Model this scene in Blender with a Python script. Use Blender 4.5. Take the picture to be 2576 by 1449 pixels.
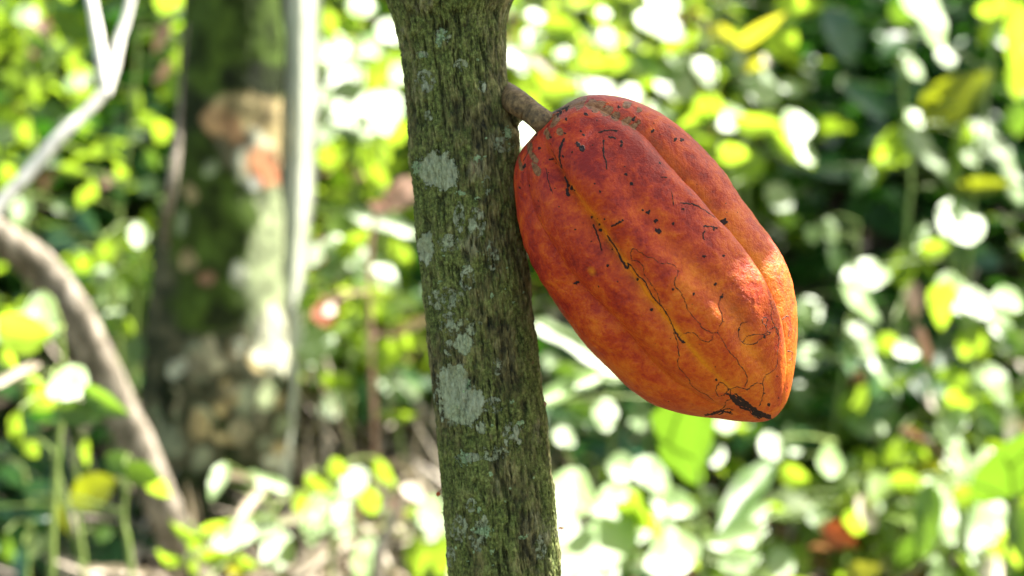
import bpy, math, random
import numpy as np
from mathutils import Vector
random.seed(7); RNG = np.random.default_rng(7)
scn = bpy.context.scene
for o in list(bpy.data.objects): bpy.data.objects.remove(o)

# ------------------------------------------------------------------ camera, sky, sun, exposure
PITCH = math.radians(6.0); CAMZ = 1.35; LENS = 50.0
PW, PH = 2576.0, 1449.0                       # working units: the photograph at 2576 x 1449
K = 36.0 / LENS / PW                          # metres per unit at one metre of depth
cd = bpy.data.cameras.new('camera'); cam = bpy.data.objects.new('camera', cd)
scn.collection.objects.link(cam); scn.camera = cam
cd.lens = LENS; cd.sensor_width = 36; cd.clip_start = 0.02; cd.clip_end = 400
cam.location = (0, 0, CAMZ); cam.rotation_euler = (math.radians(90) - PITCH, 0, 0)
cd.dof.use_dof = True; cd.dof.focus_distance = 0.742; cd.dof.aperture_fstop = 4.6; cd.dof.aperture_blades = 0

SUN_EL, SUN_AZ = math.radians(51), math.radians(58)      # azimuth from +Y towards +X: behind, to the right
SUN = np.array([math.sin(SUN_AZ)*math.cos(SUN_EL), math.cos(SUN_AZ)*math.cos(SUN_EL), math.sin(SUN_EL)])
w = bpy.data.worlds.new('World'); scn.world = w; w.use_nodes = True
nt = w.node_tree; bg = nt.nodes['Background']
sky = nt.nodes.new('ShaderNodeTexSky'); sky.sky_type = 'NISHITA'; sky.sun_disc = False
sky.sun_elevation = SUN_EL; sky.sun_rotation = SUN_AZ; sky.air_density = 1.0; sky.dust_density = 1.6
tint = nt.nodes.new('ShaderNodeMix'); tint.data_type = 'RGBA'; tint.blend_type = 'MULTIPLY'; tint.inputs[0].default_value = 1
tint.inputs[7].default_value = (1.12, 1.0, .74, 1)            # sky light filtered by the forest around
nt.links.new(sky.outputs[0], tint.inputs[6]); nt.links.new(tint.outputs[2], bg.inputs[0]); bg.inputs[1].default_value = 0.08
sl = bpy.data.lights.new('sun', 'SUN'); sl.energy = 4.3; sl.angle = math.radians(0.5); sl.color = (1.0, 0.96, 0.88)
so = bpy.data.objects.new('sun', sl); scn.collection.objects.link(so)
so.rotation_euler = Vector(SUN).to_track_quat('Z', 'Y').to_euler()
scn.view_settings.view_transform = 'Standard'; scn.view_settings.look = 'None'
scn.view_settings.exposure = 2.62; scn.view_settings.gamma = 1.0
scn.cycles.use_denoising = True
scn.cycles.max_bounces = 8; scn.cycles.transmission_bounces = 6; scn.cycles.diffuse_bounces = 4
scn.cycles.sample_clamp_indirect = 6.0

R_ = np.array([1.0, 0, 0]); U_ = np.array([0, math.sin(PITCH), math.cos(PITCH)]); F_ = np.array([0, math.cos(PITCH), -math.sin(PITCH)])
CAM = np.array([0, 0, CAMZ])
def at(px, py, d):
    px = np.asarray(px, float); py = np.asarray(py, float); d = np.asarray(d, float)
    x = (px - PW/2) * K * d; y = (PH/2 - py) * K * d
    return CAM + x[..., None]*R_ + y[..., None]*U_ + d[..., None]*F_

# ------------------------------------------------------------------ numpy noise
def _h(i, j, k, s):
    n = (i.astype(np.int64)*374761393 + j.astype(np.int64)*668265263 + k.astype(np.int64)*1274126177 + s*974711) & 0xffffffff
    n = ((n ^ (n >> 13)) * 1274126177) & 0xffffffff
    n = n ^ (n >> 16)
    return (n & 0xffff) / 65535.0
def vn(x, y, z, s=0):
    xi, yi, zi = np.floor(x), np.floor(y), np.floor(z)
    fx, fy, fz = x-xi, y-yi, z-zi
    fx, fy, fz = fx*fx*(3-2*fx), fy*fy*(3-2*fy), fz*fz*(3-2*fz)
    r = 0
    for a in (0, 1):
        for b in (0, 1):
            for c in (0, 1):
                r = r + _h(xi+a, yi+b, zi+c, s) * (fx if a else 1-fx)*(fy if b else 1-fy)*(fz if c else 1-fz)
    return r
def fbm(x, y, z, o=4, s=0):
    r = 0; a = .5; t = 0
    for k in range(o):
        r = r + a*vn(x*2**k, y*2**k, z*2**k, s+k); t += a; a *= .5
    return r / t

# ------------------------------------------------------------------ object helpers
def link(o): scn.collection.objects.link(o); return o
def tag(o, label=None, cat=None, group=None, kind=None):
    if label: o['label'] = label
    if cat: o['category'] = cat
    if group: o['group'] = group
    if kind: o['kind'] = kind
    return o
def thing(name, loc, label, cat, group=None):
    o = link(bpy.data.objects.new(name, None)); o.location = [float(v) for v in loc]; o.empty_display_size = .05
    return tag(o, label, cat, group)
def mesh(name, V, Fq, mat, parent=None, smooth=True, attrs=None, F3=None):
    V = np.asarray(V, float)
    if parent is not None: V = V - np.array(parent.location)
    me = bpy.data.meshes.new(name)
    Fq = np.asarray(Fq, np.int32).reshape(-1, 4); nq = len(Fq)
    F3 = np.zeros((0, 3), np.int32) if F3 is None else np.asarray(F3, np.int32).reshape(-1, 3)
    me.vertices.add(len(V)); me.vertices.foreach_set('co', V.astype(np.float32).ravel())
    me.loops.add(nq*4 + len(F3)*3); me.loops.foreach_set('vertex_index', np.concatenate([Fq.ravel(), F3.ravel()]))
    me.polygons.add(nq + len(F3))
    st = np.concatenate([np.arange(nq)*4, nq*4 + np.arange(len(F3))*3]).astype(np.int32)
    me.polygons.foreach_set('loop_start', st)
    if smooth: me.polygons.foreach_set('use_smooth', np.ones(nq+len(F3), bool))
    me.update(calc_edges=True); me.validate()
    for k, a in (attrs or {}).items():
        if a.ndim == 1:
            at_ = me.attributes.new(k, 'FLOAT', 'POINT'); at_.data.foreach_set('value', a.astype(np.float32))
        else:
            at_ = me.attributes.new(k, 'FLOAT_COLOR', 'POINT')
            c = np.ones((len(a), 4), np.float32); c[:, :3] = a; at_.data.foreach_set('color', c.ravel())
    me.materials.append(mat)
    o = link(bpy.data.objects.new(name, me))
    if parent is not None: o.parent = parent
    return o
def grid_faces(nr, nc, wrap=False):
    i = np.arange(nr-1)[:, None]; j = np.arange(nc if wrap else nc-1)[None, :]
    a = i*nc + j; b = i*nc + (j+1) % nc
    return np.stack([a, b, b+nc, a+nc], -1).reshape(-1, 4)
class MB:
    def __init__(s): s.V = []; s.F = []; s.n = 0; s.A = []
    def add(s, V, F, a=None):
        V = np.asarray(V, float); s.V.append(V); s.F.append(np.asarray(F)+s.n); s.n += len(V)
        s.A.append(np.full(len(V), 0.5 if a is None else a))
    def build(s, name, mat, parent=None, aname='rnd'):
        return mesh(name, np.concatenate(s.V), np.concatenate(s.F), mat, parent, attrs={aname: np.concatenate(s.A)})
def smooth_path(P, n):
    P = np.asarray(P, float)
    if len(P) < 3:
        t = np.linspace(0, 1, n)[:, None]; return P[0]*(1-t) + P[-1]*t
    Q = np.vstack([2*P[0]-P[1], P, 2*P[-1]-P[-2]]); out = []
    m = len(P)-1
    for u in np.linspace(0, m-1e-6, n):
        i = int(u); f = u-i; a, b, c, d = Q[i], Q[i+1], Q[i+2], Q[i+3]
        out.append(.5*((2*b)+(-a+c)*f+(2*a-5*b+4*c-d)*f*f+(-a+3*b-3*c+d)*f**3))
    return np.array(out)
def tube(P, r, nc=10, n=None, knob=0.0, seed=1):
    P = smooth_path(P, n or max(6, 6*(len(P)-1)+1)); N = len(P)
    r = np.interp(np.linspace(0, 1, N), np.linspace(0, 1, len(np.atleast_1d(r))), np.atleast_1d(r))
    T = np.gradient(P, axis=0); T /= np.linalg.norm(T, axis=1)[:, None]+1e-12
    ref = np.array([0, 0, 1.0]) if abs(T[0][2]) < .8 else np.array([1.0, 0, 0])
    X = np.cross(T, ref); X /= np.linalg.norm(X, axis=1)[:, None]; Y = np.cross(T, X)
    th = np.linspace(0, 2*np.pi, nc, endpoint=False)
    rr = r[:, None]*np.ones(nc)
    if knob:
        s = np.linspace(0, 1, N)[:, None]*40
        rr = rr*(1+knob*(fbm(np.cos(th)[None]*1.3+5+0*s, np.sin(th)[None]*1.3+5+0*s, s*.5+0*th[None], 3, seed)-.5)*2)
    V = P[:, None]+rr[..., None]*(np.cos(th)[None, :, None]*X[:, None]+np.sin(th)[None, :, None]*Y[:, None])
    V = V.reshape(-1, 3); F = grid_faces(N, nc, True)
    V = np.vstack([V, P[0], P[-1]]); a = N*nc
    cap0 = [[a, (j+1) % nc, j, a] for j in range(nc)]
    return V, F, P
def add_tube(mb, P, r, nc=8, n=None, knob=0, a=None, seed=1):
    V, F, P2 = tube(P, r, nc, n, knob, seed); mb.add(V, F, a); return P2

# ------------------------------------------------------------------ materials
def newmat(name):
    m = bpy.data.materials.new(name); m.use_nodes = True; n = m.node_tree
    return m, n, n.nodes['Principled BSDF'], n.nodes['Material Output']
def N(n, t, **kw):
    x = n.nodes.new(t)
    for k, v in kw.items(): setattr(x, k, v)
    return x
def noise(n, scale, detail=4, rough=.55, vec=None, dist=0):
    x = N(n, 'ShaderNodeTexNoise'); x.inputs['Scale'].default_value = scale; x.inputs['Detail'].default_value = detail
    x.inputs['Roughness'].default_value = rough; x.inputs['Distortion'].default_value = dist
    if vec is not None: n.links.new(vec, x.inputs['Vector'])
    return x.outputs['Fac']
def ramp(n, fac, stops, interp='LINEAR'):
    x = N(n, 'ShaderNodeValToRGB'); x.color_ramp.interpolation = interp
    e = x.color_ramp.elements
    while len(e) < len(stops): e.new(.5)
    for k, (p, c) in enumerate(stops):
        e[k].position = p; c = (c, c, c) if not hasattr(c, '__len__') else c; e[k].color = (*c, 1)
    n.links.new(fac, x.inputs[0]); return x.outputs[0]
def mix(n, f, a, b, mode='MIX'):
    x = N(n, 'ShaderNodeMix', data_type='RGBA', blend_type=mode)
    for s, v in ((x.inputs[0], f), (x.inputs[6], a), (x.inputs[7], b)):
        if hasattr(v, 'is_linked') or hasattr(v, 'links'): n.links.new(v, s)
        elif hasattr(v, '__len__'): s.default_value = (*v, 1)
        else: s.default_value = v
    return x.outputs[2]
def mth(n, op, a, b=0.0, clamp=False):
    x = N(n, 'ShaderNodeMath', operation=op); x.use_clamp = clamp
    for s, v in ((x.inputs[0], a), (x.inputs[1], b)):
        if isinstance(v, (int, float)): s.default_value = v
        else: n.links.new(v, s)
    return x.outputs[0]
def attr(n, name): x = N(n, 'ShaderNodeAttribute'); x.attribute_name = name; return x
def objco(n, scale=(1, 1, 1)):
    tc = N(n, 'ShaderNodeTexCoord'); mp = N(n, 'ShaderNodeMapping'); mp.inputs['Scale'].default_value = scale
    n.links.new(tc.outputs['Object'], mp.inputs[0]); return mp.outputs[0]
def bump(n, h, strength, dist, prev=None):
    b = N(n, 'ShaderNodeBump'); b.inputs['Strength'].default_value = strength; b.inputs['Distance'].default_value = dist
    n.links.new(h, b.inputs['Height'])
    if prev is not None: n.links.new(prev, b.inputs['Normal'])
    return b.outputs[0]

def leaf_mat(name, col, trans, rough=.35, tr=.45, var=.35, brown=0.0, spec=.5):
    m, n, p, out = newmat(name)
    a = attr(n, 'rnd').outputs['Fac']; oi = N(n, 'ShaderNodeObjectInfo').outputs['Random']
    r = mth(n, 'FRACT', mth(n, 'ADD', a, oi))
    v = objco(n); nz = noise(n, 18, 3, vec=v)
    f = mth(n, 'ADD', mth(n, 'MULTIPLY', r, var*1.4), mth(n, 'MULTIPLY', nz, var))
    f = mth(n, 'ADD', f, 1-var*1.2)
    cc = N(n, 'ShaderNodeCombineColor'); [n.links.new(f, cc.inputs[k]) for k in range(3)]
    c1 = mix(n, 1.0, col, cc.outputs[0], 'MULTIPLY'); c2 = mix(n, 1.0, trans, cc.outputs[0], 'MULTIPLY')
    if brown:
        bf = ramp(n, r, [(0, 1), (brown, 1), (brown+.01, 0)], 'LINEAR')
        c1 = mix(n, bf, c1, (.30, .17, .10)); c2 = mix(n, bf, c2, (.22, .10, .04))
    n.links.new(c1, p.inputs['Base Color']); p.inputs['Roughness'].default_value = rough
    p.inputs['Specular IOR Level'].default_value = spec
    n.links.new(bump(n, noise(n, 160, 2, vec=v), .25, .002), p.inputs['Normal'])
    t = N(n, 'ShaderNodeBsdfTranslucent'); n.links.new(c2, t.inputs[0])
    ms = N(n, 'ShaderNodeMixShader'); ms.inputs[0].default_value = tr
    n.links.new(p.outputs[0], ms.inputs[1]); n.links.new(t.outputs[0], ms.inputs[2]); n.links.new(ms.outputs[0], out.inputs[0])
    return m
M = {}
M['w'] = leaf_mat('glossy_leaf', (.19, .29, .10), (.42, .56, .07), .45, .3, .3, spec=.5)
M['l'] = leaf_mat('lime_leaf', (.055, .11, .012), (.115, .225, .012), .5, .5, .1, spec=.3)
M['pale'] = None
M['suntone'] = leaf_mat('sun_toned_leaf', (.17, .26, .05), (.42, .56, .05), .55, .6, .5, brown=.1, spec=.3)  # paler leaf colour standing in for sunlight on the undergrowth
M['y'] = leaf_mat('young_leaf', (.14, .23, .02), (.34, .50, .03), .42, .6, .25)
M['Y'] = leaf_mat('yellowing_leaf', (.32, .32, .03), (.52, .50, .03), .45, .55, .2)
M['g'] = leaf_mat('green_leaf', (.07, .14, .025), (.15, .27, .02), .45, .45, .3)
M['t'] = leaf_mat('dark_leaf', (.03, .09, .045), (.05, .14, .03), .33, .25, .3)
M['o'] = leaf_mat('olive_leaf', (.14, .15, .02), (.26, .30, .01), .5, .5, .2)
M['b'] = leaf_mat('dry_leaf', (.42, .25, .18), (.30, .14, .08), .6, .25, .3)
M['litter'] = leaf_mat('litter_leaf', (.13, .075, .045), (.08, .04, .02), .7, .15, .4)
M['p'] = leaf_mat('straw', (.50, .42, .32), (.35, .28, .18), .6, .25, .3)
M['r'] = leaf_mat('rusty_leaf', (.40, .09, .03), (.40, .08, .02), .55, .3, .3)
M['blocker'] = leaf_mat('shade_crown_leaf', (.05, .11, .02), (.10, .24, .02), .4, .3, .3)  # leaf colour of the unseen clusters added for shade
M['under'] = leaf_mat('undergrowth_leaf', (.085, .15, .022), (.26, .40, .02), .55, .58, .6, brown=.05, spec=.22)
M['dark'] = leaf_mat('shade_toned_leaf', (.028, .085, .018), (.05, .17, .01), .45, .35, .6, spec=.25)  # darker leaf colour standing in for shade; also sprinkled at random
M['stem'] = leaf_mat('green_stem', (.22, .30, .07), (.2, .3, .05), .5, .15, .25)

# ------------------------------------------------------------------ terrain
def ground_z(x, y):
    x = np.asarray(x, float); y = np.asarray(y, float)
    z = np.where(y < 2.6, .62-(2.6-y)*.25, .62+(y-2.6)*.42)
    z = np.where(y < -1, .62-3.6*.25+(y+1)*.08, z)
    z = np.where(y > 14, .62+11.4*.42+(y-14)*.12, z)
    return z + .10*(fbm(x*.8+50, y*.8+50, x*0+1, 3, 3)-.5)
gx = np.concatenate([np.linspace(-60, -6, 20)[:-1], np.linspace(-6, 6, 121), np.linspace(6, 60, 20)[1:]])
gy = np.concatenate([np.linspace(-40, -2, 14)[:-1], np.linspace(-2, 9, 111), np.linspace(9, 90, 24)[1:]])
GX, GY = np.meshgrid(gx, gy)
GZ = ground_z(GX, GY)
m, n, p, out = newmat('forest_soil'); v = objco(n)
c = ramp(n, noise(n, 9, 6, vec=v), [(.3, (.018, .012, .007)), (.5, (.05, .032, .018)), (.62, (.03, .05, .012)), (.75, (.10, .075, .045))])
n.links.new(c, p.inputs['Base Color']); p.inputs['Roughness'].default_value = .9
n.links.new(bump(n, noise(n, 40, 5, vec=v), .8, .02), p.inputs['Normal'])
tag(mesh('ground', np.stack([GX, GY, GZ], -1).reshape(-1, 3), grid_faces(len(gy), len(gx)), m), kind='structure')

# ------------------------------------------------------------------ leaves
def wprof(u, shape):
    if shape == 'heart':  return np.where(u < .22, np.sqrt(np.clip(u/.22, 0, 1))*.98+.02, np.clip((1-u)/.78, 0, 1)**.72)
    if shape == 'blade':  return np.clip(np.sin(np.pi*np.clip(u, 0, 1)**.75), 0, 1)**.55
    if shape == 'taper':  return np.clip(1-u, 0, 1)**.55*np.clip(u*10+.6, 0, 1)
    if shape == 'strap':  return np.clip(np.minimum(u*8+.25, (1-u)*5+.02), 0, 1)
    if shape == 'round':  return np.clip(np.sin(np.pi*u**.8), 0, 1)**.62
    return np.clip(np.sin(np.pi*u**.85), 0, 1)**.8
def leaf_shape(nu=10, nv=4, shape='lance', bend=.12, fold=.12, ruf=.03, seed=0):
    u = np.linspace(0, 1, nu+1)[:, None]; v = np.linspace(-1, 1, nv+1)[None, :]
    wd = np.maximum(wprof(u, shape), .02)
    X = u + 0*v; Y = .5*wd*v
    if shape == 'heart': X = X - .14*np.abs(v)*(u < .3)*(1-u/.3)
    Z = -bend*(u-.3)**2*1.6 + fold*np.abs(v)*wd*.5 + ruf*np.sin(u*14+seed)*np.abs(v)
    return np.stack([X+0*Z, Y+0*Z, Z], -1).reshape(-1, 3), grid_faces(nu+1, nv+1)
def unit(a): a = np.asarray(a, float); return a/np.linalg.norm(a)
HALF = unit(SUN + unit(np.array([0, -1.0, .1])))
def leaf_place(px, py, d, ln, wd, ang, nrm):
    """origin and axes of a leaf of this size and heading lying in the plane with normal nrm"""
    a = math.radians(ang); sc = K*d
    ai = math.cos(a)*R_ - math.sin(a)*U_; bi = math.sin(a)*R_ + math.cos(a)*U_
    nf = np.dot(nrm, F_)
    if abs(nf) < .3: nf = math.copysign(.3, nf) if nf else -.3
    def lift(x): return x + F_*np.clip(-np.dot(nrm, x)/nf, -1.7, 1.7)
    A = lift(ai)*ln*sc; B = lift(bi)*wd*sc
    c = at(px, py, d); nn = unit(np.cross(A, B)); 
    if np.dot(nn, nrm) < 0: nn = -nn
    return c - A*.5, A, B, nn
def nrm_for(ty, rs):
    j = rs.normal(0, 1, 3)
    if ty in 'wp': return unit(HALF + .08*j)
    if ty in 'yYol': return unit(np.array([-.45, -.9, -.05]) + .25*j)
    return unit(np.array([0, -.9, .25]) + .35*j)
def down_to_ground(p):
    return np.array([p[0], p[1], float(ground_z(p[0], p[1]))-.03])
def plant(name, label, cat, depth, stems, leaves, seed=0, r=.004, group=None, stemmat='stem', spread=.12, shape='lance'):
    rs = np.random.default_rng(seed+11)
    ws = []
    for st in stems:
        pts = [at(q[0], q[1], (q[2] if len(q) > 2 else depth)) for q in st]
        g = down_to_ground(pts[-1] + np.array([rs.normal(0, .03), rs.normal(0, .03), 0]))
        if g[2] < pts[-1][2]-.02: pts.append(g)
        ws.append(np.array(pts))
    base = ws[0][-1]
    t = thing(name, base, label, cat, group)
    paths = []
    mb = MB()
    for wp in ws: paths.append(add_tube(mb, wp, [r*.6, r, r*1.3], 7, n=10*len(wp)))
    allp = np.concatenate(paths)
    for k, L in enumerate(leaves):
        px, py, ln, wd, ang, ty = L[:6]; sh = L[6] if len(L) > 6 else shape
        d = depth + rs.uniform(-spread, spread)
        O, A, B, nn = leaf_place(px, py, d, ln*(1.12 if ty == 'w' else 1), wd*(1.25 if ty == 'w' else 1.1), ang, nrm_for(ty, rs))
        gl = .5 if ty == 'w' else 1.0
        Vs, Fs = leaf_shape(10, 4, sh, gl*rs.uniform(.05, .22), gl*rs.uniform(.05, .3), .02, k)
        lm = np.linalg.norm(A)
        W = O + Vs[:, :1]*A + Vs[:, 1:2]*B + Vs[:, 2:3]*nn*lm
        mesh('leaf', W, Fs, M[ty], t, attrs={'rnd': np.full(len(W), rs.random())})
        q = allp[np.argmin(np.linalg.norm(allp - O, axis=1))]
        mid = (q+O)/2 + np.array([0, 0, .01]) + A*-.03
        if np.linalg.norm(q-O) < .35: add_tube(mb, [q, mid, O], [r*.5, r*.35], 5, 6)
    mb.build('stem', M[stemmat], t)
    return t

def leaf_cloud(C, L, W, D, Nn, rnd, nu=4, nv=2, shape='lance', bend=.25, fold=.2):
    """many leaves at once: base points C, lengths L, widths W, headings D, normals Nn"""
    Vs, Fs = leaf_shape(nu, nv, shape, bend, fold, 0)
    D = D/np.linalg.norm(D, axis=1)[:, None]
    Nn = Nn - (Nn*D).sum(1)[:, None]*D; Nn /= np.linalg.norm(Nn, axis=1)[:, None]+1e-9
    B = np.cross(Nn, D)
    V = C[:, None] + Vs[None, :, :1]*(D*L[:, None])[:, None] + Vs[None, :, 1:2]*(B*W[:, None])[:, None] + Vs[None, :, 2:3]*(Nn*L[:, None])[:, None]
    nvv = len(Vs); F = (Fs[None]+np.arange(len(C))[:, None, None]*nvv).reshape(-1, 4)
    return V.reshape(-1, 3), F, np.repeat(rnd, nvv)

exec_parts = []
# ================================================================== cacao tree in front
def px_trunk(yk, Lk, Rk, depth, ys, cols, dens=1.0):
    L = np.interp(ys, yk, Lk); Rr = np.interp(ys, yk, Rk)
    kk = np.hanning(41); kk /= kk.sum()
    pad = lambda a: np.convolve(np.pad(a, 20, mode='reflect', reflect_type='odd'), kk, 'valid')
    L, Rr = pad(L), pad(Rr)
    th = cols[None, :]; c = ((L+Rr)/2)[:, None]; h = ((Rr-L)/2)[:, None]
    return c, h, th
cols = np.concatenate([np.linspace(-1.7, 1.7, 460), np.linspace(1.75, 2*np.pi-1.75, 60)])
yin = np.linspace(-150, 1500, 1250); yout = np.linspace(1503, 6100, 160)
ys = np.concatenate([yin, yout])
yk = [-150, -70, 0, 55, 125, 215, 300, 400, 475, 590, 700, 755, 900, 1065, 1225, 1350, 1449, 2500, 6100]
Lk = [905, 948, 972, 993, 1008, 1018, 1026, 1030, 1040, 1048, 1061, 1066, 1081, 1098, 1111, 1123, 1131, 1170, 1180]
yk2 = [-150, -70, 0, 30, 100, 200, 240, 325, 380, 500, 635, 700, 755, 825, 940, 1045, 1150, 1250, 1375, 1449, 2500, 6100]
Rk = [1370, 1320, 1291, 1276, 1272, 1276, 1284, 1298, 1304, 1314, 1323, 1331, 1338, 1346, 1358, 1373, 1383, 1396, 1406, 1411, 1470, 1560]
DT = .800
def interp_s(y, a, b):
    v = np.interp(y, a, b); return v
KS = np.hanning(31); KS /= KS.sum()
def sm(a): return np.convolve(np.pad(a, 15, mode='reflect', reflect_type='odd'), KS, 'valid')
Ls = sm(np.interp(ys, yk, Lk)); Rs = sm(np.interp(ys, yk2, Rk))
c = ((Ls+Rs)/2)[:, None]; h = ((Rs-Ls)/2)[:, None]; th = cols[None, :]; Y = ys[:, None]+0*th
ax, ay = np.cos(th), np.sin(th)
# bark relief in trunk units (pixels of the working scale, 0.22 mm each)
fis = fbm(ax*19+30, ay*19+30, Y/34+9+0*ax, 4, 5)                      # vertical fissures
fis2 = fbm(ax*34+30, ay*34+30, Y/20+9, 3, 25)
plates = fbm(ax*5+30, ay*5+30, Y/70+2, 3, 45)
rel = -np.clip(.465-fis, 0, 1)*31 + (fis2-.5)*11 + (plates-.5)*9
rel = rel + 5*np.exp(-((Y-300)/70)**2)*0
# pale ridge below the fruit scar, right hand flank
rel = rel + 16*np.exp(-((th-1.15)/.22)**2)*np.exp(-((Y-345)/45)**2) + 12*np.exp(-((th-1.2)/.3)**2)*np.exp(-((Y-270)/40)**2)
hh = h + rel
sl_ = np.gradient(((Ls+Rs)/2), ys)[:, None]
PX = c + hh*np.sin(th); PY = Y + 0*th; DD = DT - hh*K*DT*np.cos(th)
V = at(PX, PY, DD).reshape(-1, 3)
# lichen: smooth falloff fields, edges broken by the shader's noise
LX = c + h*np.sin(np.clip(th, -1.6, 1.6)); front = (np.abs(th) < 1.62)
def field(items, X, Y, base=-1.0):
    f = np.full(X.shape, base)
    for (x, y, rx, ry) in items: f = np.maximum(f, 1-np.sqrt(((X-x)/rx)**2+((Y-y)/ry)**2))
    return f
crust = [(1098, 425, 52, 48), (1122, 440, 34, 42), (1070, 626, 20, 44), (1075, 600, 14, 20), (1140, 970, 44, 60), (1160, 1020, 60, 58), (1185, 1010, 34, 40), (1165, 865, 28, 28), (1130, 875, 14, 22),
         (1130, 812, 26, 28), (1160, 825, 44, 24), (1120, 752, 50, 28), (1185, 815, 30, 14), (1213, 1075, 16, 17), (1252, 922, 14, 22), (1290, 1095, 26, 34), (1240, 1140, 40, 20), (1180, 1150, 40, 12),
         (1070, 205, 26, 30), (1076, 300, 12, 22), (1212, 215, 12, 18), (1262, 365, 22, 20), (1155, 545, 14, 40), (1200, 560, 24, 40), (1240, 640, 16, 40), (1185, 1270, 14, 18), (1155, 1330, 20, 36), (1200, 1360, 26, 26),
         (1360, 1380, 16, 34), (1120, 1400, 24, 30), (1210, 1312, 18, 20), (1110, 92, 24, 22), (1062, 138, 16, 10), (1130, 610, 30, 24), (1095, 1320, 10, 30), (1160, 165, 20, 16), (1240, 1020, 30, 20), (1175, 700, 20, 34), (1225, 465, 10, 26), (1085, 1000, 10, 50)]
leafy = [(1048, 418, 12, 22), (1200, 398, 18, 10), (1166, 1152, 18, 22), (1216, 1335, 30, 16), (1224, 1345, 14, 10), (1178, 965, 10, 16), (1318, 1352, 14, 8), (1238, 1388, 8, 8), (1110, 88, 16, 22), (1104, 100, 10, 16), (1060, 140, 10, 8),
         (1166, 670, 6, 6), (1160, 485, 16, 8), (1240, 742, 8, 8), (1200, 498, 10, 6), (1290, 1010, 8, 6), (1235, 1190, 6, 6), (1272, 335, 10, 18), (1204, 1285, 8, 12), (1310, 1066, 12, 10)]
rng2 = np.random.default_rng(5)
for _ in range(60): leafy.append((rng2.uniform(1000, 1400), rng2.uniform(0, 1449), rng2.uniform(2.5, 5), rng2.uniform(2.5, 5)))
fc = np.where(front, np.maximum(field([crust[k] for k in (0, 1, 2, 3, 4, 5, 6, 7)], LX, Y), np.minimum(field(crust[7:], LX, Y), .09)), -1.0); fl = np.where(front, field(leafy, LX, Y), -1.0)
moss = fbm(ax*2.2+7, ay*2.2+7, Y/150, 4, 71)
moss = moss + .10*np.exp(-((Y-450)/80)**2)*(th < .2) + .06*(th < -.2) - .04*(th > .7)
base_t = down_to_ground(at(1370, 6100, DT))
cacao = thing('cacao_tree', base_t, 'slender sharp cacao trunk with dark mossy bark and grey lichen patches, carrying the pod', 'tree')
m, n, p, out = newmat('cacao_bark')
v = objco(n); vs = objco(n, (1, 1, .42)); vss = objco(n, (1, 1, .6))
nf = noise(n, 330, 6, .65, vs); nm = noise(n, 120, 5, .6, vss, .6); nl = noise(n, 38, 4, .6, v)
rel_a = attr(n, 'relief').outputs['Fac']; ms_a = attr(n, 'moss').outputs['Fac']
barkc = ramp(n, mth(n, 'ADD', mth(n, 'MULTIPLY', nf, .55), mth(n, 'MULTIPLY', nm, .45)), [(.38, (.009, .010, .005)), (.45, (.052, .048, .018)), (.53, (.14, .125, .046)), (.64, (.33, .29, .13))])
mossf = ramp(n, mth(n, 'ADD', mth(n, 'MULTIPLY', ms_a, .7), mth(n, 'MULTIPLY', noise(n, 150, 5, .7, v), .5)), [(.46, 0), (.66, 1)])
c1 = mix(n, mth(n, 'MULTIPLY', mossf, .68), barkc, ramp(n, noise(n, 480, 4, .75, v), [(.34, (.010, .017, .003)), (.46, (.060, .088, .014)), (.55, (.15, .20, .040)), (.7, (.30, .36, .11))]))
tanf = ramp(n, noise(n, 60, 6, .7, vss), [(.56, 0), (.66, .75)])
c1 = mix(n, tanf, c1, ramp(n, noise(n, 330, 5, .75, vs), [(.35, (.06, .055, .03)), (.55, (.22, .21, .12)), (.7, (.40, .37, .22))]))
ruf = ramp(n, noise(n, 90, 4, .6, v, .3), [(.68, 0), (.75, .7)])
c1 = mix(n, ruf, c1, (.17, .085, .045))
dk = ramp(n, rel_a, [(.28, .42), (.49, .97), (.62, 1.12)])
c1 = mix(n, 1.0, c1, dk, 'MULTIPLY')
lf = mth(n, 'ADD', attr(n, 'crust').outputs['Fac'], mth(n, 'MULTIPLY', mth(n, 'SUBTRACT', noise(n, 210, 5, .7, v), .5), 1.5))
lmask = ramp(n, lf, [(.05, 0), (.13, 1)])
lcol = mix(n, ramp(n, noise(n, 70, 4, .6, v), [(.35, 0), (.65, .8)]), ramp(n, noise(n, 420, 5, .75, vs), [(.34, (.07, .08, .05)), (.46, (.25, .28, .19)), (.7, (.46, .50, .36))]), ramp(n, noise(n, 520, 5, .75, v), [(.34, (.08, .10, .05)), (.5, (.30, .35, .20)), (.7, (.48, .54, .32))]))
c1 = mix(n, mth(n, 'MULTIPLY', lmask, .92), c1, lcol)
ff = mth(n, 'ADD', attr(n, 'leafy').outputs['Fac'], mth(n, 'MULTIPLY', mth(n, 'SUBTRACT', noise(n, 520, 3, .6, v), .5), 3.4))
fmask = ramp(n, ff, [(.28, 0), (.4, 1)])
c1 = mix(n, fmask, c1, ramp(n, noise(n, 900, 2, .6, v), [(.3, (.14, .22, .10)), (.7, (.36, .48, .27))]))
n.links.new(c1, p.inputs['Base Color']); p.inputs['Roughness'].default_value = .82; p.inputs['Specular IOR Level'].default_value = .3
hgt = mth(n, 'ADD', mth(n, 'MULTIPLY', nf, 1.0), mth(n, 'MULTIPLY', nm, 1.0)); hgt = mth(n, 'ADD', hgt, mth(n, 'MULTIPLY', lmask, .35)); hgt = mth(n, 'ADD', hgt, mth(n, 'MULTIPLY', fmask, .7))
n.links.new(bump(n, hgt, 1.0, .0022), p.inputs['Normal'])
M['bark'] = m
FT = grid_faces(len(ys), len(cols), True)
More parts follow.
